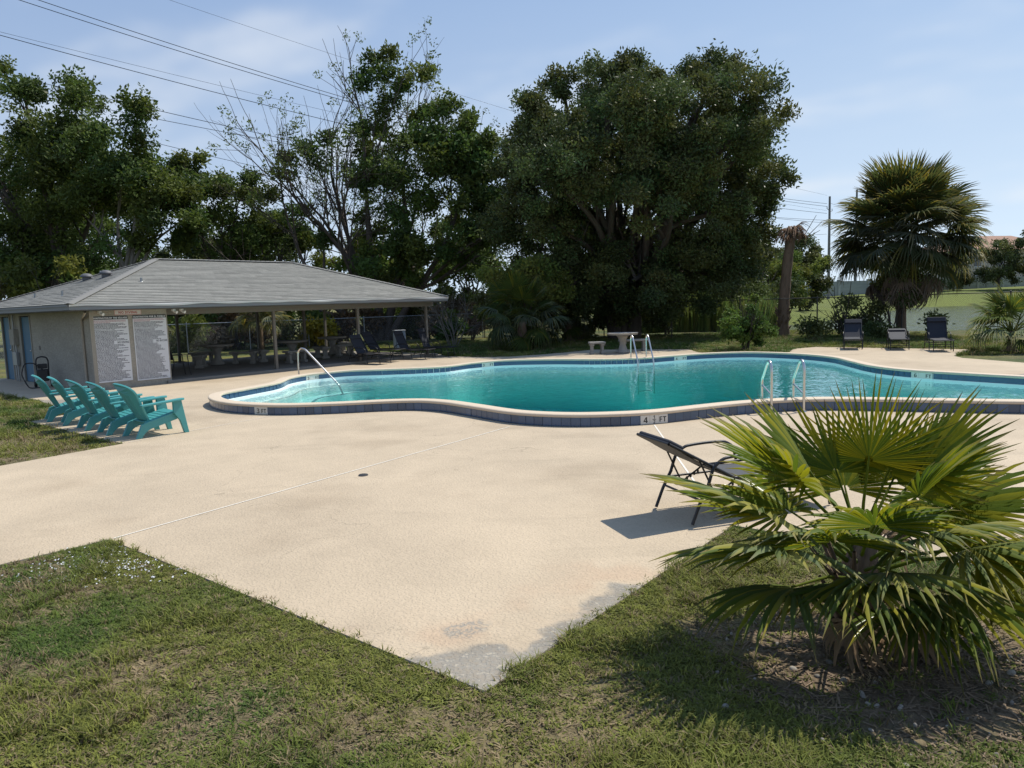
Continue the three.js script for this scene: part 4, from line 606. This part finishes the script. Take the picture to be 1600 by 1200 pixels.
// the half-bare tall tree
{
  const x = -7.6, z = -44, t = thing('tall_tree', 'tall many-stemmed tree, leafy on one side and bare-twigged towards the pavilion', 'tree', [x, groundY(x, z), z]), g = new GB(), r = rng(52), tips = [], opt = { wander: 0.22, lift: 0.045, spread: 0.75, kids: 4 };
  for (const [dx, dy, dz, L, rad, dep] of [[-0.75, 0.8, 0.1, 5.2, 0.24, 4], [-0.4, 1, 0, 6.2, 0.26, 4], [-0.12, 1, 0.15, 7, 0.28, 4], [0.22, 1, -0.1, 7, 0.28, 4], [0.5, 0.9, 0.1, 6, 0.24, 4], [-0.55, 1, -0.2, 5.5, 0.2, 4]]) branch(g, r, V(dx * 0.5, -0.1, dz * 0.5), V(dx, dy, dz).normalize(), L, rad, dep, tips, opt);
  mesh('trunk', g, M.bark, t);
  const lb = [[2.2, 11.6, 0, 3.4, 3.4, 3], [4.6, 9.6, 0, 2.6, 3, 2.6], [0.6, 14.4, 0, 1.7, 1.7, 1.8], [2.6, 14, 0, 1.6, 1.3, 1.6], [4.6, 12.6, 0, 1.5, 1.5, 1.7], [1, 8, 0.4, 2.6, 2.6, 2.6], [4, 6, 0.4, 2.8, 2.4, 2.6], [0.8, 16, 0, 1.1, 1, 1.1], [0.2, 12.6, 0, 1.3, 1.5, 1.4], [3.6, 11.6, 0.3, 2, 2, 2], [6.9, 10.2, 0, 1.5, 1.8, 1.6, 1.5], [6.6, 6.6, 0.4, 1.7, 1.8, 1.8, 1.4], [5.4, 11.4, 0, 1.6, 1.4, 1.6, 1.3], [6.2, 8.2, 0, 1.6, 2, 2], [-1.6, 6.4, 0, 1.6, 1.6, 1.8, 0.6], [-4.4, 9.4, 0, 2.2, 1.8, 2, 0.3], [-6, 8, 0, 1.6, 1.2, 1.5, 0.3], [-3, 12.2, 0, 1.6, 1.6, 1.6, 0.25], [-1.6, 10, 0, 1.8, 2, 1.8, 0.4], [1.5, 4.6, 0.5, 2.8, 1.8, 2.4]];
  const c = crown(t, lb, clusterGeo.broad, M.leafMid, 53, 26, 0.47);
  const mats = [], cols = [], e = new THREE.Euler(), q = new THREE.Quaternion(); for (const p of tips) { const leafy = p.x > -1 ? 0.75 : 0.3; if (r() < leafy) for (let k = 0; k < 2; k++) { const s = 0.4 + 0.5 * r(); q.setFromEuler(e.set(r() * 6, r() * 6, r() * 6)); mats.push(new THREE.Matrix4().compose(p.clone().add(V((r() - 0.5) * 0.6, (r() - 0.5) * 0.5, (r() - 0.5) * 0.6)), q, V(s, s, s))); const v = 0.8 + 0.5 * r(); cols.push(col([v * 1.1, v, v * 0.9])); } } instanced('twig_leaves', clusterGeo.broad, M.leafMid, mats, cols, t);
}
{ const x = -28.6, z = -37, t = thing('bare_tree', 'leafless twiggy tree top showing past the tall left tree', 'tree', [x, groundY(x, z), z]), g = new GB(), r = rng(57), tips = []; branch(g, r, V(0, -0.1, 0), V(0.02, 1, 0), 9.5, 0.2, 4, tips, { wander: 0.12, lift: 0.04, spread: 0.6, kids: 4 }); mesh('trunk', g, M.barkPale, t); }
const G1 = 'trees behind the pavilion', G2 = 'trees beyond the pond';
tree('young_tree', 'rounded light green young tree behind the bushy fan palm', [0.9, -33.6], { trunk: 1.6, r0: 0.09, seed: 60, density: 44, gap: 0.4, geo: clusterGeo.fine, m: M.leafPale, lobes: [[0, 3, 0, 1.3, 1.2, 1.2], [-0.9, 2.4, 0, 1, 0.9, 1], [1, 2.5, 0, 1, 1, 1], [0.3, 4, 0, 0.8, 0.7, 0.8], [-1.4, 3.2, 0, 0.6, 0.6, 0.7]] });
tree('broadleaf_tree', 'tall broad dark tree behind the pavilion end room, filling the corner', [-27, -45], { trunk: 4, r0: 0.35, seed: 61, density: 32, gap: 0.45, geo: clusterGeo.broad, m: M.leafMid, group: G1, lobes: [[0, 9, 0, 4, 4, 4], [-3.4, 11, 0, 3, 3, 3], [1, 13.6, 0, 3, 2.6, 3], [3, 10, 0, 2.8, 2.8, 3], [-3, 5.6, 0, 3, 2.4, 3], [2.4, 5.6, 0, 3, 2.2, 3], [-1.2, 15.8, 0, 1.8, 1.4, 2], [-5.5, 14.5, 0, 2.4, 2.2, 2.4]] });
tree('broadleaf_tree', 'tall tree with pale forked trunk behind the pavilion end room', [-22.6, -43.5], { trunk: 5.2, r0: 0.24, seed: 63, density: 32, gap: 0.45, geo: clusterGeo.broad, m: M.leafMid, bark: M.barkPale, stems: [[0, 0, 0], [0.3, 0, 0]], group: G1, lobes: [[0.4, 10, 0, 2.8, 2.8, 2.8], [1.6, 12.6, 0, 1.9, 1.9, 2], [2.8, 9.6, 0, 1.8, 2.4, 2], [-1.6, 8, 0, 2, 2, 2], [2.6, 7, 0, 2, 1.5, 2], [3.6, 7.6, 0, 1.5, 1.6, 1.6]] });
tree('broadleaf_tree', 'round-topped mid green tree over the left half of the pavilion roof', [-17.4, -46], { trunk: 3.6, r0: 0.2, seed: 65, density: 32, gap: 0.45, geo: clusterGeo.broad, m: M.leafMid, group: G1, lobes: [[0, 8.2, 0, 2.2, 2.2, 2.2], [-1.3, 10, 0, 1.3, 1.4, 1.5], [1.3, 9.8, 0, 1.2, 1.3, 1.5], [-1, 5.4, 0, 2.2, 1.8, 2], [1.4, 6, 0, 2, 1.6, 2]] });
tree('broadleaf_tree', 'smaller mid green tree over the middle of the pavilion roof', [-14.2, -47], { trunk: 3, r0: 0.18, seed: 67, density: 32, gap: 0.45, geo: clusterGeo.broad, m: M.leafMid, group: G1, lobes: [[0, 6.4, 0, 2.2, 1.9, 2.2], [-1.4, 7.4, 0, 1.3, 1.2, 1.5], [1.5, 7, 0, 1.6, 1.2, 1.6], [0, 4, 0, 2.2, 1.6, 2]] });
tree('broadleaf_tree', 'yellowish green tree at the bare tree foot behind the pavilion', [-11.6, -52], { trunk: 2.6, r0: 0.15, seed: 69, density: 26, gap: 0.46, geo: clusterGeo.broad, m: M.leafPale, group: G1, lobes: [[0, 5, 0, 2.4, 2, 2.2], [1.8, 6.2, 0, 1.6, 1.4, 1.6], [-1.8, 4.4, 0, 1.8, 1.6, 1.8], [0, 2.6, 0, 2.6, 1.6, 2]] });
tree('broadleaf_tree', 'bushy yellow-green young tree low behind the end room', [-24, -39], { trunk: 1.4, r0: 0.12, seed: 71, density: 26, gap: 0.44, geo: clusterGeo.broad, m: M.leafPale, group: G1, lobes: [[0, 3.2, 0, 2.6, 2, 2], [-3, 3, 0, 2.4, 2, 2], [2.4, 2.6, 0, 1.8, 1.6, 1.8]] });
{ // undergrowth behind the fence and the far woods, each plant a thing
  const S = [[-20, -38, 2.2, 'leafBush'], [-17, -38.5, 2.4, 'leafPale'], [-14.6, -40, 2.2, 'leafDry'], [-12, -41.5, 2.5, 'leafPale'], [-9.4, -43.5, 2.3, 'leafDry'], [-5, -45, 2.6, 'leafOak'], [-2.2, -41, 2.2, 'leafBush'], [-0.4, -45, 3, 'leafOak'], [2.2, -45.5, 2.4, 'leafMid'], [-10.4, -39.5, 1.6, 'leafYellow'], [3.6, -38.6, 1.5, 'leafOak'], [8.6, -40.5, 1.7, 'leafOak'], [15.0, -33.0, 3, 'leafOak'], [16.4, -31.6, 2.5, 'leafOak'], [-7, -46, 3, 'leafMid'], [-3.4, -44.5, 2.6, 'leafDry'], [0.8, -41.5, 2, 'leafOak'], [-16, -43, 3, 'leafMid'], [-22, -41, 2.6, 'leafBush']];
  const W = { leafBush: 'glossy green', leafMid: 'mid green', leafDry: 'dry brownish', leafPale: 'pale green', leafOak: 'dark green', leafYellow: 'yellow-leaved' }, where = ['behind the end room', 'behind the shelter next to the end room', 'behind the first shelter table', 'behind the middle shelter post', 'behind the middle of the shelter', 'at the foot of the half-bare tree', 'between the half-bare tree and the fan palms', 'behind the bushy fan palm', 'left of the oak trunk', 'seen through the shelter below the roof', 'at the oak foot beside the small palm', 'right of the oak trunk before the reeds', 'left of the cabbage palm trunk', 'at the cabbage palm foot behind the loungers', 'deep behind the pavilion far end', 'behind the grey bare shrub', 'behind the dark fan palms', 'deep behind the shelter tables', 'under the pale forked trunk'];
  S.forEach(([x, z, h, m], i) => { const y = groundY(x, z), s = thing('shrub', `${W[m]} shrub ${where[i]}`, 'shrub', [x, y, z], 0, 'undergrowth shrubs'), g = new GB(), r = rng(200 + i), tips = []; for (let k = 0; k < 5; k++) branch(g, r, V((r() - 0.5) * 0.3, -0.1, (r() - 0.5) * 0.3), V((r() - 0.5) * 0.9, 1, (r() - 0.5) * 0.9).normalize(), h * 0.5, 0.04, 1, tips, { wander: 0.3, lift: 0.03, spread: 0.7 }); mesh('stems', g, M.bark, s); crown(s, [[0, h * 0.5, 0, h * 0.62, h * 0.5, h * 0.5], [-h * 0.4, h * 0.35, 0, h * 0.4, h * 0.34, h * 0.4], [h * 0.4, h * 0.4, 0, h * 0.4, h * 0.38, h * 0.4]], i > 11 && i < 14 ? clusterGeo.fine : clusterGeo.broad, M[m], 210 + i, 34, 0.45); });
  const b = thing('leafy_bush', 'rounded bright green bush on the lawn beside the far lounger pad', 'bush', [8.65, -0.03, -27.3]), g = new GB(), r = rng(230), tips = []; for (let k = 0; k < 7; k++) branch(g, r, V((r() - 0.5) * 0.2, -0.1, (r() - 0.5) * 0.2), V((r() - 0.5) * 0.8, 1, (r() - 0.5) * 0.8).normalize(), 1.0, 0.03, 2, tips, { wander: 0.25, lift: 0.05, spread: 0.6 }); mesh('stems', g, M.bark, b); crown(b, [[0, 1.2, 0, 0.8, 0.85, 0.8], [-0.35, 0.8, 0, 0.6, 0.55, 0.6], [0.35, 0.75, 0.1, 0.6, 0.55, 0.6], [0.2, 1.75, 0, 0.45, 0.4, 0.45]], clusterGeo.bush, M.leafBush, 231, 210, 0.42, [1.15, 1.2, 1]);
  const gb = thing('bare_shrub', 'grey leafless twiggy shrub beyond the pavilion corner', 'shrub', [-2.9, -0.03, -36.5]), gg = new GB(); for (let k = 0; k < 7; k++) branch(gg, r, V((r() - 0.5) * 0.5, -0.1, (r() - 0.5) * 0.3), V((r() - 0.5) * 0.9, 1, (r() - 0.5) * 0.7).normalize(), 1.5, 0.035, 3, tips, { wander: 0.35, lift: 0.02, spread: 0.8, kids: 4 }); mesh('twigs', gg, M.barkPale, gb);
}
{ // trees far off: each its own
  const r = rng(300), T = [[12, -72, 6.5, 'leafOak', 'grey-green tree far behind the reeds'], [16, -78, 7, 'leafOak', 'dark tree far behind the bright bush'], [20.5, -82, 7.5, 'leafOak', 'loose dark tree far behind the dead palm'], [26, -86, 6.2, 'leafPale', 'pale yellow-green tree far beside the dead palm'], [31, -92, 7.8, 'leafOak', 'broad dark tree far left of the cabbage palm'], [36, -96, 7, 'leafOak', 'dark tree below the utility poles'], [8, -76, 6, 'leafMid', 'green tree far behind the oak'], [2, -80, 7, 'leafMid', 'green tree far behind the fan palms'], [72, -120, 6.5, 'leafOak', 'dark tree at the near end of the tile-roofed house'], [78, -118, 8.4, 'leafOak', 'dark tree before the middle of the tile-roofed house'], [83.5, -116, 9.6, 'leafOak', 'tall dark tree at the far end of the tile-roofed house'], [90, -113, 11, 'leafOak', 'tallest dark tree beyond the tile-roofed house'], [61, -118, 5.5, 'leafOak', 'rounded tree along the long far wall'], [-3, -60, 8.5, 'leafMid', 'green tree deep behind the half-bare tree'], [-20, -62, 10, 'leafMid', 'tall tree deep behind the pavilion ridge'], [-34, -58, 12, 'leafMid', 'tall tree deep behind the end room'], [-10, -64, 7.5, 'leafPale', 'pale tree deep behind the pavilion'], [-27, -64, 9.5, 'leafOak', 'dark tree deep behind the pavilion'], [4.5, -66, 7, 'leafOak', 'dark tree deep behind the oak trunk'], [14.5, -60, 6.6, 'leafMid', 'green tree behind the reeds near the bright bush'], [18.6, -62, 6.8, 'leafOak', 'low dark tree right behind the dead palm trunk'], [24, -71, 8, 'leafOak', 'dark tree between the dead palm and the cabbage palm'], [28.5, -77, 7, 'leafPale', 'pale low tree between the dead palm and the cabbage palm'], [33, -84, 8.6, 'leafOak', 'dark tree left behind the cabbage palm'], [10.5, -57, 5.2, 'leafMid', 'green tree close behind the reeds']];
  for (const [x, z, h, m, w] of T) { const l = [], k = Math.floor(r() * 2) + 4; l.push([0, h * 0.55, 0, h * 0.38, h * 0.36, h * 0.35], [0, h * 0.25, 0, h * 0.42, h * 0.2, h * 0.3]); for (let q = 0; q < k; q++) l.push([(r() - 0.5) * h * 0.7, h * (0.5 + 0.36 * r()), (r() - 0.5) * h * 0.4, h * 0.2, h * 0.17, h * 0.2]); tree('far_tree', w, [x, z], { trunk: h * 0.25, r0: 0.18, seed: 310 + Math.round(x * 3 - z), density: 22, gap: 0.4, geo: clusterGeo.far, m: M[m], group: x > 0 && z < -66 ? G2 : G1, lobes: l, tint: [1, 1, 1.05] }); }
}
// ------------------------------------------------------------ reeds by the pond
{
  const r = rng(400), g = new GB(); for (let k = 0; k < 7; k++) { const a = r() * 6.28, L = 0.8 + 0.4 * r(), lean = 0.1 + 0.25 * r(), w = 0.014, A = V((r() - 0.5) * 0.2, 0, (r() - 0.5) * 0.2), B = A.clone().add(V(Math.sin(a) * lean * 0.4, L * 0.6, Math.cos(a) * lean * 0.4)), C = A.clone().add(V(Math.sin(a) * lean, L, Math.cos(a) * lean)), s = V(Math.cos(a) * w, 0, -Math.sin(a) * w); g.quad(A.clone().sub(s), A.clone().add(s), B.clone().add(s), B.clone().sub(s)); g.quad(B.clone().sub(s), B.clone().add(s), C.clone().addScaledVector(s, 0.1), C.clone().addScaledVector(s, -0.1)); }
  const mats = [], cols = [], q = new THREE.Quaternion(); for (let k = 0; k < 2600; k++) { const t = r(), x = lerp(8.2, 15.2, t) + (r() - 0.5), z = -42.3 - (r() * 5) + 0.1 * (x - 11), s = 1.25 + 0.75 * r(); q.setFromAxisAngle(V(0, 1, 0), r() * 6.28); mats.push(new THREE.Matrix4().compose(V(x, groundY(x, z) - 0.05, z), q, V(s, s, s))); const v = 0.8 + 0.5 * r(); cols.push(col([0.19 * v * (0.8 + 0.5 * r()), 0.25 * v, 0.065 * v])); }
  const o = instanced('reeds', g.geo(), M.blade, mats, cols); kind(o, 'stuff', 'tall green reed bed beyond the chain-link fence', 'reeds');
}
// ------------------------------------------------------------ chain-link fence
function fence(label, line, hgt, gapPost, fm) {
  const f = thing('chain_link_fence', label, 'fence', [0, 0, 0], 0, 'chain-link fences'), net = new GB(), R3 = 0.0022;
  for (let i = 0; i + 1 < line.length; i++) {
    const [ax, az] = line[i], [bx, bz] = line[i + 1], L = Math.hypot(bx - ax, bz - az), n = Math.max(1, Math.round(L / gapPost)), P = (t, y) => { const x = lerp(ax, bx, t), z = lerp(az, bz, t); return V(x, -0.014 + y, z); };
    for (let k = i ? 1 : 0; k <= n; k++) { const p = P(k / n, -0.2); mesh('post', new GB().rod(p, P(k / n, hgt + 0.03), 0.03, 0.03, 10).add(new THREE.SphereGeometry(0.036, 10, 6), new THREE.Matrix4().makeTranslation(p.x, hgt, p.z)), fm, f); }
    mesh('top_rail', new GB().rod(P(0, hgt - 0.02), P(1, hgt - 0.02), 0.021, 0.021, 8), fm, f);
    const step = 0.085; for (let s = -hgt; s < L; s += step) for (const dir of [1, -1]) { let s0 = dir > 0 ? s : s + hgt, s1 = dir > 0 ? s + hgt : s, y0 = 0.04, y1 = hgt - 0.04; const cut = (sa, ya, sb, yb) => { if (sa < 0) { const t = -sa / (sb - sa); return [0, ya + (yb - ya) * t]; } if (sa > L) { const t = (L - sa) / (sb - sa); return [L, ya + (yb - ya) * t]; } return [sa, ya]; }; const a = cut(s0, y0, s1, y1), b = cut(s1, y1, s0, y0); if (Math.abs(a[0] - b[0]) < 0.02) continue; net.rod(P(a[0] / L, a[1]), P(b[0] / L, b[1]), R3, R3, 3, true); }
  }
  kind(mesh('wire_mesh', net, fm, f), 'stuff'); return f;
}
fence('tall chain-link fence on thin posts between the lawn and the pond', [[-1.5, -43], [8.3, -37.9], [13.9, -33.4], [17.0, -32.0], [24, -28.5], [36, -23]], 1.83, 3.5, M.fence);
fence('low chain-link fence before the undergrowth behind the shelter', [[-34, -33], [-19, -36], [-8, -40.5], [-1.6, -43.1]], 1.5, 3.2, M.galv);
// ------------------------------------------------------------ utility poles and wires
{
  const A = V(47, 0, -110), B = V(-40, 0, -55), pt = (t, y, off = 0) => V(lerp(A.x, B.x, t) + off * 0.53, y, lerp(A.z, B.z, t) + off * 0.85);
  const pole = (label, x, z, h) => { const y = groundY(x, z), p = thing('utility_pole', label, 'pole', [x, y, z], 0.9, 'utility poles'); mesh('mast', new GB().rod(V(0, -0.3, 0), V(0, h, 0), 0.24, 0.15, 12), mat([0.2, 0.19, 0.18], 0.9), p); for (const [s, q] of [[1, 0.85], [-1, 0.72], [1, 0.68], [-1, 0.86]]) { mesh('arm', new GB().rod(V(0, h * q, 0), V(s * 1.3, h * q + 0.25, 0), 0.05, 0.04, 6), M.galv, p); mesh('insulator', new GB().rod(V(s * 1.3, h * q + 0.25, 0), V(s * 1.3, h * q + 0.6, 0), 0.07, 0.04, 8), M.galv, p); } };
  pole('tall grey utility pole over the far trees beside the dead palm', 47.4, -110, 15); pole('tall grey utility pole partly behind the cabbage palm', 56.5, -121, 16.5); pole('short distant utility pole showing through the far trees', 44, -125, 9);
  const Wr = [[0.939, 25.79, 0.714, 21.55, 15, 0.026], [0.951, 25.57, 0.708, 21.16, 14.6, 0.026], [0.965, 22.84, 0.75, 19.56, 13.6, 0.026], [0.93, 22.61, 0.744, 20.29, 14, 0.012], [0.85, 27.47, 0.7, 24.89, 16.2, 0.012], [0.87, 18.65, 0.8, 17.67, 12.6, 0.024], [0.864, 17.86, 0.8, 17.18, 12.2, 0.022], [0.856, 15.73, 0.742, 13.85, 10.6, 0.02], [0.85, 10.7, 0.728, 8.98, 7.6, 0.022], [0.85, 10.2, 0.728, 8.6, 7.2, 0.018]];
  const WL = ['upper of the two paired thick overhead lines crossing the open sky', 'lower of the two paired thick overhead lines crossing the open sky', 'single thick overhead line below the thick pair', 'faint thin line just above the single thick one', 'highest faint overhead line, above all the others', 'upper of the two overhead lines coming out of the tree tops behind the end room', 'lower of the two overhead lines coming out of the tree tops behind the end room', 'overhead line passing just above the round-topped tree', 'upper of the two low lines over the pavilion roof', 'lower of the two low lines over the pavilion roof'];
  Wr.forEach(([t1, y1, t2, y2, y0, rad], i) => { const s = (y1 - y2) / (t1 - t2), q = (y0 - y1 + s * t1) / (t1 * t2), pts = []; for (let k = 0; k <= 40; k++) { const t = k / 40 * 1.12; pts.push(pt(t, y1 + s * (t - t1) + q * (t - t1) * (t - t2), 0)); } tag(mesh('power_line', new GB().tube(pts, rad, 5, 120), M.black), WL[i], 'power line', 'overhead power lines'); });
  const R2 = [0.9, 0.75, 0.6]; for (const [i, k] of R2.entries()) { const pts = []; for (let q = 0; q <= 10; q++) { const t = q / 10; pts.push(V(lerp(47.4, 56.5, t), lerp(15 * k + 1.6, 16.5 * k + 2, t) - 0.7 * Math.sin(t * Math.PI), lerp(-110, -121, t))); } tag(mesh('power_line', new GB().tube(pts, 0.02, 5, 30), M.black), `${['top', 'middle', 'lowest'][i]} line strung between the two tall utility poles`, 'power line', 'lines between the poles'); }
}
// ------------------------------------------------------------ far wall and house
{
  const w = thing('boundary_wall', 'long low grey wall across the far lawn beyond the pond', 'wall', [74, 0, -124], 0.35); mesh('panel', new GB().box(0, 2.6, 0, 60, 2.3, 0.2), mat([0.34, 0.36, 0.33], 0.9, { map: concMap }), w); for (let k = -5; k <= 5; k++) mesh('pier', new GB().box(k * 6, 2.7, 0, 0.4, 2.6, 0.4), mat([0.36, 0.37, 0.34], 0.9), w);
  const h = thing('house', 'distant cream house with low terracotta tile roof behind the far trees', 'house', [91, 1.6, -142], 0.25); mesh('wall', new GB().box(0, 3.6, 0, 24, 7.2, 12), mat([0.5, 0.44, 0.36], 0.9), h);
  const r = new GB(), c = [V(-13, 7.2, 7), V(13, 7.2, 7), V(13, 7.2, -7), V(-13, 7.2, -7)], a = V(-6, 10.2, 0), b = V(6, 10.2, 0); r.quad(c[0], c[1], b, a).quad(c[2], c[3], a, b).quad(c[1], c[2], b, b.clone().add(V(0.001, 0, 0))).quad(c[3], c[0], a, a.clone().add(V(0.001, 0, 0))); const rf = mesh('roof', r, mat([0.3, 0.175, 0.12], 0.9), h);
  for (let k = 0; k < 34; k++) { } for (const x of [-8, -3, 3, 8]) for (const y of [1.8, 5]) { const q = mesh('window', new GB().box(x, y, 6.01, 1.5, 1.5, 0.06), mat([0.06, 0.07, 0.08], 0.1), h); mesh('frame', new GB().box(x, y + 0.8, 6.03, 1.7, 0.12, 0.1).box(x, y - 0.8, 6.03, 1.7, 0.12, 0.1), M.white, q); }
}
// ------------------------------------------------------------ turf, petals, stones
{
  const r = rng(500), tuft = (seed, n, L, w, flatness) => { const q = rng(seed), g = new GB(); for (let k = 0; k < n; k++) { const a = q() * 6.28, l = L * (0.6 + 0.7 * q()), lean = flatness * (0.4 + q()), A = V((q() - 0.5) * 0.05, 0, (q() - 0.5) * 0.05), dir = V(Math.sin(a) * lean, 1, Math.cos(a) * lean).normalize(), s = V(Math.cos(a) * w, 0, -Math.sin(a) * w), B = A.clone().addScaledVector(dir, l * 0.55), C = A.clone().addScaledVector(dir, l).add(V(Math.sin(a) * l * 0.3, -l * 0.12, Math.cos(a) * l * 0.3)); g.quad(A.clone().sub(s), A.clone().add(s), B.clone().addScaledVector(s, 0.9), B.clone().addScaledVector(s, -0.9)); g.quad(B.clone().addScaledVector(s, -0.9), B.clone().addScaledVector(s, 0.9), C.clone().addScaledVector(s, 0.15), C.clone().addScaledVector(s, -0.15)); } return g.geo(); };
  const kinds = [tuft(1, 9, 0.042, 0.0026, 0.8), tuft(2, 12, 0.026, 0.0042, 1.5), tuft(3, 7, 0.065, 0.0026, 0.55)], bins = kinds.map(() => [[], []]), q = new THREE.Quaternion(), e = new THREE.Euler();
  const zone = (x0, x1, z0, z1, n, sc, keep) => { for (let k = 0; k < n; k++) { const x = lerp(x0, x1, r()), z = lerp(z0, z1, r()); if (inside(deckPoly, x, z) && edgeD(deckPoly, x, z) > 0.1 * r() * r() * sstep(0.35, 0.65, fbm(x * 5, z * 5, 2)) || (keep && !keep(x, z))) continue; const [bare, yel] = patch(x, z); let dry = false; if (r() < bare * 0.92) { if (r() < 0.45 || bedAt(x, z) > 0.3) continue; dry = true; } const t = dry ? 1 : fbm(x * 1.7 + 4, z * 1.7 + 70, 3) > 0.6 ? 2 : r() < 0.55 ? 1 : 0, s = sc * (0.7 + 0.7 * r()); q.setFromEuler(e.set((r() - 0.5) * 0.4, r() * 6.28, (r() - 0.5) * 0.4)); bins[t][0].push(new THREE.Matrix4().compose(V(x, groundY(x, z) - 0.004, z), q, V(s, s * (dry ? 0.3 : 0.7 + 0.5 * r()), s))); const v = 0.65 + 0.7 * r(); let c = mix3([0.085, 0.138, 0.022], [0.205, 0.21, 0.042], clamp(yel * 0.85 + (r() - 0.5) * 0.3)); if (dry || r() < 0.1 + bare * 0.35) c = [0.26, 0.2, 0.11]; bins[t][1].push(col([c[0] * v, c[1] * v, c[2] * v])); } };
  zone(-6.5, 6.5, -7, -1.2, 150000, 1, (x, z) => Math.hypot(x, z) > 1.2);
  zone(-16, -6, -20, -8, 30000, 1.6, (x, z) => inside(leftLawn, x, z)); zone(-3, 19, -40, -22, 42000, 2.2); zone(-9, 0, -40, -28, 12000, 2.2);
  bins.forEach(([m, c], i) => { const o = instanced('grass', kinds[i], M.blade, m, c); kind(o, 'stuff', ['short green grass blades on the lawns', 'low creeping weeds and clover among the lawn grass', 'longer grass tufts standing out of the lawn'][i], 'grass'); });
  // fallen white petals near the deck corner, pebbles and litter in the palm bed
  const pet = new GB(); pet.quad(V(-0.008, 0, -0.005), V(0.008, 0.002, -0.006), V(0.009, 0.004, 0.006), V(-0.007, 0.001, 0.007)); const pm = []; for (let k = 0; k < 1100; k++) { const t = r() < 0.75, x = t ? -3.35 + (r() + r() - 1) * 0.9 + 0.35 * r() : -4.6 + (r() + r() - 1) * 1.2, z = t ? -5.9 + (r() + r() - 1) * 0.65 : -5.1 + (r() + r() - 1) * 0.8; if (inside(deckPoly, x, z) || fbm(x * 4, z * 4, 3) < 0.42) continue; q.setFromEuler(e.set((r() - 0.5), r() * 6.28, (r() - 0.5))); const s = 0.45 + 0.6 * r(); pm.push(new THREE.Matrix4().compose(V(x, groundY(x, z) + 0.014 + 0.012 * r(), z), q, V(s, s, s))); }
  kind(instanced('fallen_petals', pet.geo(), mat([0.62, 0.62, 0.62], 0.8), pm), 'stuff', 'small white petals scattered on the grass by the deck notch', 'petals');
  const sg = new THREE.IcosahedronGeometry(0.016, 1); sg.scale(1.2, 0.6, 0.9); const sm = [], scs = []; for (let k = 0; k < 260; k++) { const a = r() * 6.28, d = Math.sqrt(r()) * 1.25, x = 2.15 + Math.cos(a) * d, z = -3.6 + Math.sin(a) * d * 0.9; if (inside(deckPoly, x, z)) continue; const s = 0.3 + 1.2 * r() * r(); q.setFromEuler(e.set(r(), r() * 6, r())); sm.push(new THREE.Matrix4().compose(V(x, groundY(x, z) + 0.004, z), q, V(s, s, s))); const v = 0.12 + 0.2 * r(); scs.push(col([v, v * 0.9, v * 0.76])); }
  kind(instanced('pebbles', sg, mat([1, 1, 1], 0.9), sm, scs), 'stuff', 'pale pebbles lying in the earth bed under the fan palm', 'pebbles');
  const lg = new GB(); lg.quad(V(-0.03, 0, -0.003), V(0.03, 0.003, -0.003), V(0.03, 0.004, 0.003), V(-0.03, 0, 0.003)); const lm = [], lc = []; for (let k = 0; k < 2600; k++) { const x = 2.15 + (r() + r() - 1) * 1.5, z = -3.75 + (r() + r() - 1) * 1.2; if (inside(deckPoly, x, z) || bedAt(x, z) < 0.2) continue; q.setFromEuler(e.set((r() - 0.5) * 0.3, r() * 6.28, (r() - 0.5) * 0.3)); const s = 0.5 + r(); lm.push(new THREE.Matrix4().compose(V(x, groundY(x, z) + 0.006, z), q, V(s, s, s))); const v = 0.5 + r(); lc.push(col([0.16 * v, 0.115 * v, 0.075 * v])); }
  kind(instanced('leaf_litter', lg.geo(), mat([1, 1, 1], 0.95), lm, lc), 'stuff', 'brown leaf litter in the earth bed under the fan palm', 'litter');
}
renderer.render(scene, camera);
